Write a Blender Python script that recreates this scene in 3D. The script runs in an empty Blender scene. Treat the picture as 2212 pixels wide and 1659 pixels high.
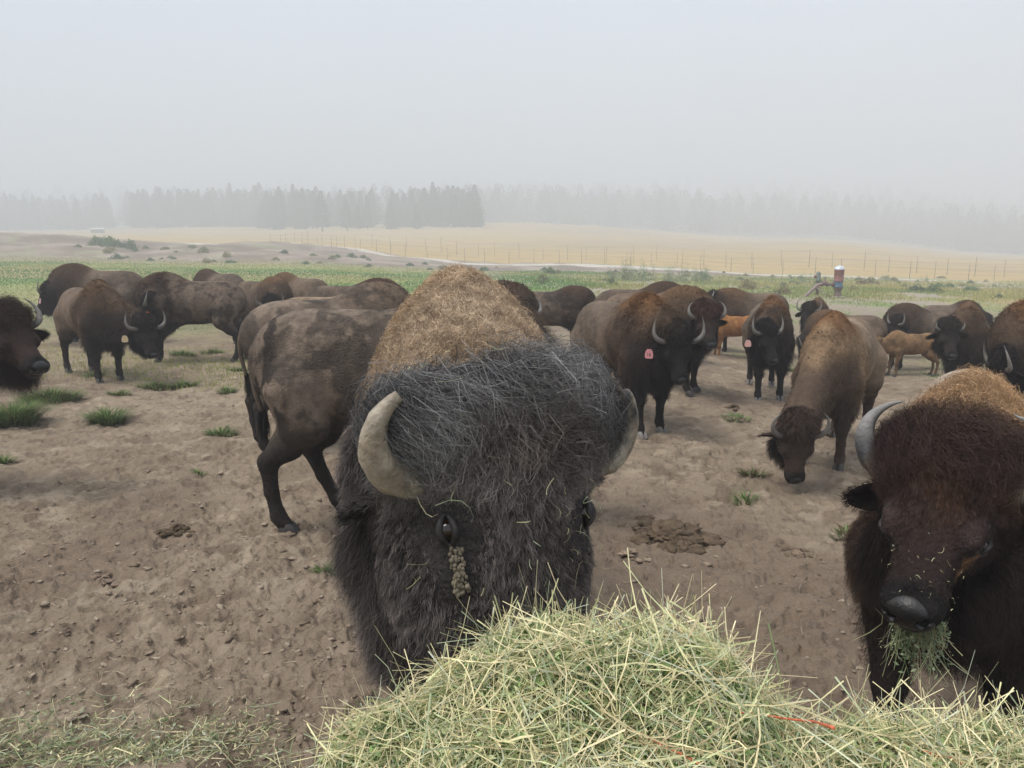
import bpy, math, random
import numpy as np
from mathutils import Matrix, Vector
from mathutils.kdtree import KDTree

# ------------------------------------------------------------------ camera, sky, sun, exposure
S = bpy.context.scene
C = S.collection
R = math.radians
EYE = 2.10                    # the viewer stands on a hay trailer
FPX, CXP, CYP = 1661.0, 1106.0, 829.5
PITCH = math.atan((CYP - 530.0) / FPX)

cam_d = bpy.data.cameras.new('camera')
cam = bpy.data.objects.new('camera', cam_d)
C.objects.link(cam)
cam.location = (0, 0, EYE)
cam.rotation_euler = (R(90) - PITCH, 0, 0)
cam_d.sensor_width = 36
cam_d.lens = FPX / 2212.0 * 36
cam_d.clip_start = 0.05
cam_d.clip_end = 5000
S.camera = cam

SUN_EL, SUN_ROT = R(62), R(-112)
W = bpy.data.worlds.new('World')
S.world = W
W.use_nodes = True
nt = W.node_tree
nt.nodes.clear()
out = nt.nodes.new('ShaderNodeOutputWorld')
sky = nt.nodes.new('ShaderNodeTexSky')
sky.sky_type = 'NISHITA'
sky.sun_disc = False
sky.sun_elevation = SUN_EL
sky.sun_rotation = SUN_ROT
sky.dust_density = 4
bg1 = nt.nodes.new('ShaderNodeBackground')
bg1.inputs['Strength'].default_value = 0.02
nt.links.new(sky.outputs[0], bg1.inputs[0])
# overcast layer: soft pale cloud deck with faint broad mottling
tc = nt.nodes.new('ShaderNodeTexCoord')
sep = nt.nodes.new('ShaderNodeSeparateXYZ')
nt.links.new(tc.outputs['Generated'], sep.inputs[0])
rmp = nt.nodes.new('ShaderNodeValToRGB')
rmp.color_ramp.elements[0].position = 0.0
rmp.color_ramp.elements[0].color = (0.68, 0.75, 0.85, 1)
rmp.color_ramp.elements[1].position = 1.0
rmp.color_ramp.elements[1].color = (1.02, 1.08, 1.17, 1)
e = rmp.color_ramp.elements.new(0.34); e.color = (0.83, 0.91, 1.04, 1)
nt.links.new(sep.outputs[2], rmp.inputs[0])
nz = nt.nodes.new('ShaderNodeTexNoise')
nz.inputs['Scale'].default_value = 1.6
nz.inputs['Detail'].default_value = 3
nt.links.new(tc.outputs['Generated'], nz.inputs['Vector'])
nr = nt.nodes.new('ShaderNodeMapRange')
nr.inputs['From Min'].default_value = 0.3
nr.inputs['From Max'].default_value = 0.7
nr.inputs['To Min'].default_value = 0.88
nr.inputs['To Max'].default_value = 1.12
nt.links.new(nz.outputs[0], nr.inputs[0])
vm = nt.nodes.new('ShaderNodeVectorMath'); vm.operation = 'SCALE'
nt.links.new(rmp.outputs[0], vm.inputs[0])
nt.links.new(nr.outputs[0], vm.inputs['Scale'])
bg2 = nt.nodes.new('ShaderNodeBackground')
bg2.inputs['Strength'].default_value = 0.315
nt.links.new(vm.outputs[0], bg2.inputs[0])
ad = nt.nodes.new('ShaderNodeAddShader')
nt.links.new(bg1.outputs[0], ad.inputs[0])
nt.links.new(bg2.outputs[0], ad.inputs[1])
nt.links.new(ad.outputs[0], out.inputs['Surface'])

sun_d = bpy.data.lights.new('sun', 'SUN')
sun_d.energy = 1.5
sun_d.angle = R(30)
sun_d.color = (1.0, 0.96, 0.90)
sun = bpy.data.objects.new('sun', sun_d)
C.objects.link(sun)
sun.rotation_euler = (R(90) - SUN_EL, 0, R(180) - SUN_ROT)
sun.location = (0, 0, 30)

S.view_settings.view_transform = 'Standard'
S.view_settings.look = 'None'
S.view_settings.exposure = 1.34
S.view_settings.gamma = 1
S.view_settings.use_curve_mapping = False
S.cycles.max_bounces = 8
S.cycles.volume_bounces = 3
S.cycles.diffuse_bounces = 3
S.cycles.glossy_bounces = 2
S.cycles.transparent_max_bounces = 8

# ------------------------------------------------------------------ helpers
def ray(px, py):
    u = (px - CXP) / FPX; v = (CYP - py) / FPX
    c, s = math.cos(PITCH), math.sin(PITCH)
    return np.array([u, c + v * s, -s + v * c])
def at(px, py, Y):
    d = ray(px, py)
    return d * (Y / d[1]) + np.array([0, 0, EYE])
def proj(p):
    c, s = math.cos(PITCH), math.sin(PITCH)
    x, y, z = p[0], p[1], p[2] - EYE
    f = y * c - z * s
    return (CXP + FPX * x / f, CYP - FPX * (y * s + z * c) / f)

def tag(o, label=None, cat=None, group=None, kind=None):
    if label: o['label'] = label
    if cat: o['category'] = cat
    if group: o['group'] = group
    if kind: o['kind'] = kind
    return o
def empty(name, loc=(0, 0, 0), rz=0.0, label=None, cat=None, group=None):
    o = bpy.data.objects.new(name, None)
    o.empty_display_size = 0.2
    C.objects.link(o); o.location = loc; o.rotation_euler = (0, 0, rz)
    return tag(o, label, cat, group)
def link(name, me, parent=None):
    o = bpy.data.objects.new(name, me)
    C.objects.link(o)
    if parent: o.parent = parent
    return o
def np_mesh(name, V, F4=None, F3=None, mat=None, col=None, smooth=True):
    """numpy arrays to a mesh; quads, triangles, one point colour"""
    me = bpy.data.meshes.new(name)
    V = np.ascontiguousarray(V, dtype=np.float32)
    n4 = 0 if F4 is None else len(F4); n3 = 0 if F3 is None else len(F3)
    idx = []
    if n4: idx.append(np.asarray(F4, dtype=np.int32).ravel())
    if n3: idx.append(np.asarray(F3, dtype=np.int32).ravel())
    idx = np.concatenate(idx)
    st = np.concatenate([np.arange(n4, dtype=np.int32) * 4, n4 * 4 + np.arange(n3, dtype=np.int32) * 3])
    me.vertices.add(len(V)); me.vertices.foreach_set('co', V.ravel())
    me.loops.add(len(idx)); me.loops.foreach_set('vertex_index', idx)
    me.polygons.add(n4 + n3); me.polygons.foreach_set('loop_start', st)
    if smooth: me.polygons.foreach_set('use_smooth', np.ones(n4 + n3, dtype=bool))
    me.update(calc_edges=True)
    if col is not None:
        a = me.color_attributes.new('Col', 'FLOAT_COLOR', 'POINT')
        c4 = np.ones((len(V), 4), dtype=np.float32); c4[:, :3] = col
        a.data.foreach_set('color', c4.ravel())
    if mat: me.materials.append(mat)
    return me

def hash3(i, j, k, seed=0):
    n = (i.astype(np.int64) * 374761393 + j.astype(np.int64) * 668265263 + k.astype(np.int64) * 2147483647 + seed * 974634777) & 0xFFFFFFFF
    n = ((n ^ (n >> 13)) * 1274126177) & 0xFFFFFFFF
    n = ((n ^ (n >> 16)) * 2246822519) & 0xFFFFFFFF
    return ((n ^ (n >> 15)) & 0xFFFFFF) / float(0xFFFFFF)
def vnoise(p, freq=1.0, seed=0):
    q = np.asarray(p, dtype=np.float64) * freq + 137.31
    f = np.floor(q); t = q - f; t = t * t * (3 - 2 * t)
    i, j, k = f[:, 0], f[:, 1], f[:, 2]
    r = 0
    for a in (0, 1):
        wx = t[:, 0] if a else 1 - t[:, 0]
        for b in (0, 1):
            wy = t[:, 1] if b else 1 - t[:, 1]
            for c in (0, 1):
                wz = t[:, 2] if c else 1 - t[:, 2]
                r = r + wx * wy * wz * hash3(i + a, j + b, k + c, seed)
    return r * 2 - 1
def fbm(p, freq=1.0, oct=4, seed=0, gain=0.5):
    r = 0; a = 1.0; s = 0
    for o in range(oct):
        r = r + a * vnoise(p, freq * 2 ** o, seed + o * 17); s += a; a *= gain
    return r / s
def norm(v):
    return v / np.maximum(np.linalg.norm(v, axis=-1, keepdims=True), 1e-9)
def sst(a, b, x):
    t = np.clip((x - a) / (b - a), 0, 1)
    return t * t * (3 - 2 * t)
def mixc(a, b, t):
    t = np.asarray(t)[:, None]
    return np.asarray(a) * (1 - t) + np.asarray(b) * t

# ------------------------------------------------------------------ materials
def new_mat(name):
    m = bpy.data.materials.new(name); m.use_nodes = True
    n = m.node_tree; b = n.nodes['Principled BSDF']
    return m, n, b
def vcol_mat(name, rough=0.85, spec=0.2, noise=None, bump=None, sheen=0.0, amt=0.3, trans=0.0):
    m, n, b = new_mat(name)
    at_ = n.nodes.new('ShaderNodeVertexColor'); at_.layer_name = 'Col'
    src = at_.outputs[0]
    geo = n.nodes.new('ShaderNodeTexCoord')
    if noise:
        tx = n.nodes.new('ShaderNodeTexNoise'); tx.inputs['Scale'].default_value = noise
        tx.inputs['Detail'].default_value = 6; tx.inputs['Roughness'].default_value = 0.65
        n.links.new(geo.outputs['Object'], tx.inputs['Vector'])
        mr = n.nodes.new('ShaderNodeMapRange')
        mr.inputs['From Min'].default_value = 0.25; mr.inputs['From Max'].default_value = 0.75
        mr.inputs['To Min'].default_value = 1 - amt; mr.inputs['To Max'].default_value = 1 + amt
        n.links.new(tx.outputs[0], mr.inputs[0])
        v = n.nodes.new('ShaderNodeVectorMath'); v.operation = 'SCALE'
        n.links.new(src, v.inputs[0]); n.links.new(mr.outputs[0], v.inputs['Scale'])
        src = v.outputs[0]
    n.links.new(src, b.inputs['Base Color'])
    b.inputs['Roughness'].default_value = rough
    b.inputs['Specular IOR Level'].default_value = spec
    b.inputs['Sheen Weight'].default_value = sheen
    if bump:
        t2 = n.nodes.new('ShaderNodeTexNoise'); t2.inputs['Scale'].default_value = bump[0]
        t2.inputs['Detail'].default_value = 5
        n.links.new(geo.outputs['Object'], t2.inputs['Vector'])
        bp = n.nodes.new('ShaderNodeBump'); bp.inputs['Strength'].default_value = bump[1]
        bp.inputs['Distance'].default_value = bump[2]
        n.links.new(t2.outputs[0], bp.inputs['Height']); n.links.new(bp.outputs[0], b.inputs['Normal'])
    if trans > 0:
        tb = n.nodes.new('ShaderNodeBsdfTranslucent'); mx = n.nodes.new('ShaderNodeMixShader')
        n.links.new(src, tb.inputs[0]); mx.inputs[0].default_value = trans
        n.links.new(b.outputs[0], mx.inputs[1]); n.links.new(tb.outputs[0], mx.inputs[2])
        n.links.new(mx.outputs[0], n.nodes['Material Output'].inputs['Surface'])
    return m
def flat_mat(name, col, rough=0.6, spec=0.4, metal=0.0, noise=None, amt=0.3, bump=None, coat=0.0):
    m, n, b = new_mat(name)
    b.inputs['Base Color'].default_value = (*col, 1)
    b.inputs['Roughness'].default_value = rough
    b.inputs['Specular IOR Level'].default_value = spec
    b.inputs['Metallic'].default_value = metal
    b.inputs['Coat Weight'].default_value = coat
    geo = n.nodes.new('ShaderNodeTexCoord')
    if noise:
        tx = n.nodes.new('ShaderNodeTexNoise'); tx.inputs['Scale'].default_value = noise; tx.inputs['Detail'].default_value = 6
        n.links.new(geo.outputs['Object'], tx.inputs['Vector'])
        rp = n.nodes.new('ShaderNodeValToRGB')
        rp.color_ramp.elements[0].position = 0.3; rp.color_ramp.elements[1].position = 0.7
        rp.color_ramp.elements[0].color = (*[c * (1 - amt) for c in col], 1)
        rp.color_ramp.elements[1].color = (*[min(1, c * (1 + amt)) for c in col], 1)
        n.links.new(tx.outputs[0], rp.inputs[0]); n.links.new(rp.outputs[0], b.inputs['Base Color'])
    if bump:
        t2 = n.nodes.new('ShaderNodeTexNoise'); t2.inputs['Scale'].default_value = bump[0]; t2.inputs['Detail'].default_value = 5
        n.links.new(geo.outputs['Object'], t2.inputs['Vector'])
        bp = n.nodes.new('ShaderNodeBump'); bp.inputs['Strength'].default_value = bump[1]; bp.inputs['Distance'].default_value = bump[2]
        n.links.new(t2.outputs[0], bp.inputs['Height']); n.links.new(bp.outputs[0], b.inputs['Normal'])
    return m

M_HIDE = vcol_mat('hide', 0.8, 0.12, noise=16, amt=0.38, bump=(70, 0.9, 0.014))
M_FUR = vcol_mat('fur', 0.75, 0.12)
M_HORN = vcol_mat('horn', 0.55, 0.35, noise=22, amt=0.4, bump=(70, 0.9, 0.006))
M_EYE = flat_mat('eyeball', (0.014, 0.007, 0.004), 0.10, 0.5, coat=0.3)
M_LID = flat_mat('eyelid', (0.025, 0.022, 0.021), 0.5, 0.4, noise=60, bump=(120, 0.6, 0.003))
M_NOSE = flat_mat('nose_leather', (0.010, 0.009, 0.009), 0.36, 0.45, bump=(160, 0.5, 0.004))
M_EAR = flat_mat('ear_skin', (0.014, 0.011, 0.010), 0.8, 0.2, bump=(60, 0.5, 0.005))
M_HOOF = vcol_mat('hoof', 0.6, 0.35, noise=30, amt=0.3)
# ------------------------------------------------------------------ implicit surfaces -> one continuous mesh
def surface_nets(F, o, h):
    nx, ny, nz = F.shape
    ins = F < 0
    acc = np.zeros((nx - 1, ny - 1, nz - 1, 3), dtype=np.float32)
    cnt = np.zeros((nx - 1, ny - 1, nz - 1), dtype=np.float32)
    cor = [(i, j, k) for i in (0, 1) for j in (0, 1) for k in (0, 1)]
    sl = lambda c: (slice(c[0], nx - 1 + c[0]), slice(c[1], ny - 1 + c[1]), slice(c[2], nz - 1 + c[2]))
    for a in cor:
        for ax in range(3):
            if a[ax]: continue
            b = list(a); b[ax] = 1; b = tuple(b)
            Fa, Fb = F[sl(a)], F[sl(b)]
            m = (Fa < 0) != (Fb < 0)
            t = np.where(m, Fa / np.where(np.abs(Fa - Fb) < 1e-12, 1, Fa - Fb), 0)
            for c in range(3):
                acc[..., c] += np.where(m, a[c] + (t if c == ax else 0), 0)
            cnt += m
    act = cnt > 0
    vid = np.full(act.shape, -1, dtype=np.int64)
    ii = np.argwhere(act)
    vid[act] = np.arange(len(ii))
    V = (ii + acc[act] / cnt[act][:, None]) * h + o
    quads = []
    for ax in range(3):
        s0 = [slice(1, n - 1) for n in F.shape]; s1 = list(s0)
        s0[ax] = slice(0, F.shape[ax] - 1); s1[ax] = slice(1, F.shape[ax])
        A, B = ins[tuple(s0)], ins[tuple(s1)]
        e = np.argwhere(A != B)
        if not len(e): continue
        fl = A[tuple(e.T)]
        e = e + np.array([0 if c == ax else 1 for c in range(3)])
        u, v = (ax + 1) % 3, (ax + 2) % 3
        du = np.zeros(3, int); du[u] = 1
        dv = np.zeros(3, int); dv[v] = 1
        q = np.stack([vid[tuple((e - du - dv).T)], vid[tuple((e - dv).T)], vid[tuple(e.T)], vid[tuple((e - du).T)]], 1)
        q[~fl] = q[~fl][:, ::-1]
        quads.append(q)
    Q = np.concatenate(quads)
    Q = Q[(Q >= 0).all(1)]
    return V, Q

def s_ell(P, c, r):
    q = P - np.array(c, dtype=np.float32)
    r = np.array(r, dtype=np.float32)
    k0 = np.sqrt(((q / r) ** 2).sum(-1)); k1 = np.sqrt(((q / r ** 2) ** 2).sum(-1))
    return k0 * (k0 - 1) / np.maximum(k1, 1e-6)
def s_cap(P, a, b, ra, rb):
    a = np.array(a, dtype=np.float32); b = np.array(b, dtype=np.float32)
    d = b - a; q = P - a
    t = np.clip((q @ d) / max(float(d @ d), 1e-9), 0, 1)
    return np.sqrt(((q - t[..., None] * d) ** 2).sum(-1)) - (ra + (rb - ra) * t)
def smin(a, b, k):
    h = np.maximum(k - np.abs(a - b), 0) / k
    return np.minimum(a, b) - h * h * k * 0.25

def head_rot(yaw, pitch, roll, tilt=0):
    Rz = np.array(Matrix.Rotation(R(yaw), 3, 'Z')); Ry = np.array(Matrix.Rotation(R(-pitch), 3, 'Y')); Rx = np.array(Matrix.Rotation(R(roll), 3, 'X'))
    return Rz @ Ry @ np.array(Matrix.Rotation(R(tilt), 3, 'Z')) @ Rx

def vnormals(V, Q):
    n = np.cross(V[Q[:, 2]] - V[Q[:, 0]], V[Q[:, 3]] - V[Q[:, 1]])
    N = np.zeros_like(V)
    for c in range(4):
        for k in range(3):
            N[:, k] += np.bincount(Q[:, c], n[:, k], len(V))
    return norm(N)

class Rig:
    """proportions of one animal in unit-cow metres (hump 1.6 m), facing +X, ground z=0"""
    def __init__(s, poll, rot, wide=1.0, mop=1.0, calf=False, legs=((0, 0), (0, 0), (0, 0), (0, 0)), fat=1.0, hump=1.0, neck=1.0, hwid=1.0, eye=(.242, -.105), prims=()):
        s.hw = hwid; s.eye = eye; s.prims = prims
        s.poll = np.array(poll, dtype=np.float32); s.rot = np.array(rot, dtype=np.float32)
        s.mopr = mop if isinstance(mop, tuple) else (.15 * mop, .165 * mop, .09 * mop, 0)
        s.wide, s.mop, s.calf, s.legs, s.fat, s.hump, s.neck = wide, mop, calf, legs, fat, hump, neck
    def H(s, P):
        q = (P - s.poll) @ s.rot
        return q * np.array([1, 1 / s.wide, 1], dtype=np.float32)
    def Hi(s, q):
        q = np.asarray(q, dtype=np.float64) * np.array([1, s.wide, 1])
        return q @ s.rot.T.astype(np.float64) + s.poll
    def head(s, P):
        h = s.H(P); ay = h.copy(); ay[..., 1] = np.abs(ay[..., 1])
        d = s_ell(h, (.08, 0, -.13), (.19, .150, .15))
        d = smin(d, s_ell(h, (.14, 0, -.09), (.18, .135, .085)), .05)
        d = smin(d, s_cap(h, (.18, 0, -.135), (.43, 0, -.12), .118, .078), .05)
        d = smin(d, s_cap(h, (.16, 0, -.25), (.42, 0, -.19), .085, .052), .06)
        d = smin(d, s_ell(ay, (.17, .085, -.20), (.14, .062, .11)), .05)
        d = smin(d, s_ell(ay, (.235, .118, -.085), (.065, .035, .045)), .03)
        d = smin(d, s_ell(h, (.475, 0, -.13), (.075, .090, .072)), .035)
        d = smin(d, s_ell(ay, (.50, .050, -.105), (.045, .040, .045)), .02)
        d = smin(d, s_ell(h, (.455, 0, -.205), (.06, .055, .035)), .02)
        m = s.mopr
        d = smin(d, s_ell(h, (m[3], 0, -.03), (m[0], m[1] / s.wide, m[2])), .05)
        for c_, r_ in s.prims:
            d = smin(d, s_ell(h, c_, r_), .06)
        if not s.prims:
            d = np.maximum(d, -(s_ell(ay, (s.eye[0], .165, s.eye[1]), (.034, .020, .024))))
        return d
    def trunk(s, P):
        ay = P.copy(); ay[..., 1] = np.abs(ay[..., 1])
        w = s.fat; z0 = 0.0
        if s.calf:
            d = s_ell(P, (-.05, 0, 1.05), (.76, .29 * w, .35))
            d = smin(d, s_ell(P, (-.60, 0, 1.10), (.36, .27 * w, .33)), .10)
            d = smin(d, s_ell(P, (.42, 0, 1.10), (.36, .27 * w, .42)), .12)
        else:
            d = s_ell(P, (-.12, 0, 1.03), (.82, .37 * w, .37))
            d = smin(d, s_ell(P, (-.68, 0, 1.09), (.38, .295 * w, .33)), .12)
            d = smin(d, s_ell(P, (-.40, 0, 1.22), (.50, .19, .19)), .10)
            d = smin(d, s_ell(P, (.42, 0, .98), (.42, .315 * w, .45)), .15)
            d = smin(d, s_ell(P, (.34, 0, 1.24), (.45, .175 * s.hw, .34 * s.hump)), .16)
            d = smin(d, s_ell(P, (.48, 0, 1.18), (.33, .195 * s.hw, .30 * s.hump)), .12)
        hb = s.Hi((.05, 0, -.14)); hb2 = s.Hi((.14, 0, -.24))
        k = .85 if s.calf else 1.0
        k *= s.neck
        d = smin(d, s_cap(P, (.52, 0, 1.12), hb, .265 * k, .15 * k ** .5), .13)
        d = smin(d, s_cap(P, (.58, 0, .92), hb2, .24 * k, .10), .12)
        if not s.calf:
            d = smin(d, s_cap(P, (.50, 0, 1.30), s.Hi((-.02, 0, -.10)), .17 * s.neck, .12), .13)
        return d
    def joints(s):
        out = []
        f = .88 if s.calf else 1.0
        for i, (sx, sy) in enumerate(((1, 1), (1, -1), (-1, 1), (-1, -1))):
            dx, dy = s.legs[i]
            if sx > 0:
                J = [((.46, .185 * sy, .88), .165 * f), ((.42 + dx * .3, .185 * sy + dy * .3, .64), .098 * f), ((.47 + dx * .7, .17 * sy + dy * .7, .40), .060 * f),
                     ((.455 + dx * .85, .17 * sy + dy * .85, .26), .043 * f), ((.45 + dx, .17 * sy + dy, .115), .049 * f), ((.485 + dx, .17 * sy + dy, .055), .050 * f)]
            else:
                J = [((-.72, .16 * sy, .95), .21 * f), ((-.67 + dx * .3, .185 * sy + dy * .3, .74), .160 * f), ((-.79 + dx * .5, .18 * sy + dy * .5, .59), .102 * f), ((-.92 + dx * .6, .175 * sy + dy * .7, .475), .062 * f),
                     ((-.91 + dx * .82, .175 * sy + dy * .9, .28), .043 * f), ((-.875 + dx, .175 * sy + dy, .115), .047 * f), ((-.835 + dx, .175 * sy + dy, .055), .050 * f)]
            out.append(J)
        return out
    def field(s, P):
        d = s.trunk(P)
        for J in s.joints():
            l = None
            for (a, ra), (b, rb) in zip(J[:-1], J[1:]):
                c = s_cap(P, a, b, ra, rb)
                l = c if l is None else smin(l, c, .03)
            d = smin(d, l, .07)
        hd = s.head(P)
        return smin(d, hd, .045), d, hd

def grid_mesh(fn, lo, hi, h):
    lo = np.array(lo, dtype=np.float32); n = np.ceil((np.array(hi) - lo) / h).astype(int) + 1
    xs = [lo[i] + np.arange(n[i], dtype=np.float32) * h for i in range(3)]
    F = np.empty(n, dtype=np.float32)
    step = max(1, int(400000 / (n[1] * n[2])))
    for i in range(0, n[0], step):
        G = np.stack(np.meshgrid(xs[0][i:i + step], xs[1], xs[2], indexing='ij'), -1)
        F[i:i + step] = fn(G)
    return surface_nets(F, lo, h)

# ---- strands ---------------------------------------------------------------
def strands(P, D, N, L, Wd, cr, ct, rng, nseg=3, clump=0.6, cn=0, grav=0.15, curl=0.0, jit=0.25, ctr=(.7, 1.3)):
    """P roots, D directions, N surface normals, L lengths, Wd widths, cr/ct root and tip colours -> mesh arrays"""
    n = len(P)
    D = norm(D + rng.normal(0, 1, (n, 3)) * (jit[:, None] if isinstance(jit, np.ndarray) else jit))
    if isinstance(curl, np.ndarray): curl = curl[:, None]
    ph = rng.uniform(0, 6.28, (n, 1)); 
    T1 = norm(np.cross(D, N + 1e-3)); T2 = np.cross(D, T1)
    ts = np.linspace(0, 1, nseg + 1)
    L_ = L[:, None]; g = np.array([0, 0, -1.0])
    pts = []
    for t in ts:
        c = P + D * L_ * t + g * L_ * grav * t * t
        c = c + (T1 * np.sin(ph + t * 6.5) + T2 * np.cos(ph + t * 6.5) - T1 * np.sin(ph) - T2 * np.cos(ph)) * L_ * curl * 0.3
        pts.append(c)
    if cn > 0 and clump > 0:
        kd = KDTree(cn); ci = rng.choice(n, cn, replace=False)
        for a, i in enumerate(ci): kd.insert(P[i], a)
        kd.balance()
        near = np.array([kd.find(p)[1] for p in P])
        ci = ci[near]
        amt = (clump[:, None] if isinstance(clump, np.ndarray) else clump) * rng.uniform(.5, 1.1, (n, 1))
        for k, t in enumerate(ts):
            w = amt * (t ** 1.3)
            pts[k] = pts[k] * (1 - w) + pts[k][ci] * w if k else pts[k]
        ctv = rng.uniform(*ctr, (cn, 1))[near]
        ct = ct * ctv; cr = cr * (.5 + .5 * ctv)
    # ribbons
    side = norm(np.cross(D, norm(N + rng.normal(0, .9, (n, 3)))))
    V = np.empty((n, 2 * nseg + 1, 3), dtype=np.float32); Cc = np.empty((n, 2 * nseg + 1, 3), dtype=np.float32)
    for k in range(nseg):
        w = Wd[:, None] * (1 - .55 * ts[k]) * .5
        V[:, 2 * k] = pts[k] - side * w; V[:, 2 * k + 1] = pts[k] + side * w
        cc = cr * (1 - ts[k]) + ct * ts[k]
        Cc[:, 2 * k] = cc; Cc[:, 2 * k + 1] = cc
    V[:, -1] = pts[-1]; Cc[:, -1] = ct
    m = 2 * nseg + 1
    base = (np.arange(n) * m)[:, None]
    F4 = np.concatenate([base + np.array([[2 * k, 2 * k + 1, 2 * k + 3, 2 * k + 2]]) for k in range(nseg - 1)]) if nseg > 1 else None
    F3 = base + np.array([[m - 3, m - 2, m - 1]])
    return V.reshape(-1, 3), F4, F3, Cc.reshape(-1, 3)

def tube(pts, rad, seg=10, cap=True):
    """swept tube along points with radii"""
    pts = np.array(pts, float); n = len(pts); rad = np.array(rad, float)
    T = norm(np.gradient(pts, axis=0))
    up = np.array([0, 0, 1.0]) if abs(T[0][2]) < .9 else np.array([1.0, 0, 0])
    A = norm(np.cross(T[0], up)); V = []
    for i in range(n):
        A = norm(A - T[i] * (A @ T[i])); B = np.cross(T[i], A)
        for k in range(seg):
            a = 2 * math.pi * k / seg
            V.append(pts[i] + (A * math.cos(a) + B * math.sin(a)) * rad[i])
    F = [(i * seg + k, i * seg + (k + 1) % seg, (i + 1) * seg + (k + 1) % seg, (i + 1) * seg + k) for i in range(n - 1) for k in range(seg)]
    F3 = []
    if cap:
        V.append(pts[0]); V.append(pts[-1]); c0, c1 = len(V) - 2, len(V) - 1
        F3 += [(c0, (k + 1) % seg, k) for k in range(seg)]
        F3 += [(c1, (n - 1) * seg + k, (n - 1) * seg + (k + 1) % seg) for k in range(seg)]
    return np.array(V), np.array(F), (np.array(F3) if F3 else None)
def bez(p, n):
    t = np.linspace(0, 1, n)[:, None]; p = [np.array(q, float) for q in p]
    return (1 - t) ** 3 * p[0] + 3 * t * (1 - t) ** 2 * p[1] + 3 * t * t * (1 - t) * p[2] + t ** 3 * p[3]

HORNS = {
    'cow': dict(c=[(.095, .10, -.04), (.115, .26, -.05), (.03, .325, .0), (-.14, .255, .08)], r=.031, tip=.0),
    'up': dict(c=[(.095, .10, -.04), (.12, .27, -.04), (.02, .31, .03), (-.13, .215, .10)], r=.027, tip=.0),
    'hook': dict(c=[(.11, .10, -.05), (.14, .28, -.05), (-.03, .305, .02), (-.10, .18, .05)], r=.028, tip=.0),
    'bull': dict(c=[(.175, .105, -.055), (.235, .335, -.045), (.04, .375, .0), (.0, .235, .02)], r=.047, tip=.5),
    'small': dict(c=[(.09, .10, -.04), (.09, .20, -.04), (.05, .22, .0), (-.02, .205, .04)], r=.022, tip=.0),
}

COATS = {
    # rear coat, fore coat, hump crest, head/legs
    'dark':   ((.125, .093, .069), (.055, .036, .025), (.070, .043, .028), (.018, .014, .012)),
    'grey':   ((.160, .122, .092), (.100, .074, .054), (.15, .108, .076), (.030, .025, .022)),
    'brown':  ((.140, .101, .071), (.082, .052, .032), (.125, .074, .040), (.021, .016, .014)),
    'rust':   ((.138, .104, .077), (.072, .047, .031), (.150, .078, .036), (.015, .012, .011)),
    'tan':    ((.235, .172, .118), (.220, .148, .088), (.165, .088, .042), (.050, .034, .026)),
    'calf':   ((.28, .125, .045), (.30, .14, .05), (.28, .14, .055), (.20, .10, .045)),
    'calf2':  ((.20, .118, .058), (.20, .12, .06), (.15, .09, .05), (.11, .068, .04)),
    'mud':    ((.155, .120, .092), (.115, .086, .064), (.10, .07, .048), (.022, .018, .016)),
    'bull':   ((.095, .068, .048), (.34, .25, .165), (.47, .355, .245), (.045, .040, .038)),
    'hero':   ((.38, .31, .25), (.090, .055, .036), (.46, .30, .17), (.026, .018, .016)),
    'edge':   ((.085, .053, .035), (.07, .038, .025), (.13, .062, .028), (.028, .016, .012)),
}

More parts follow.
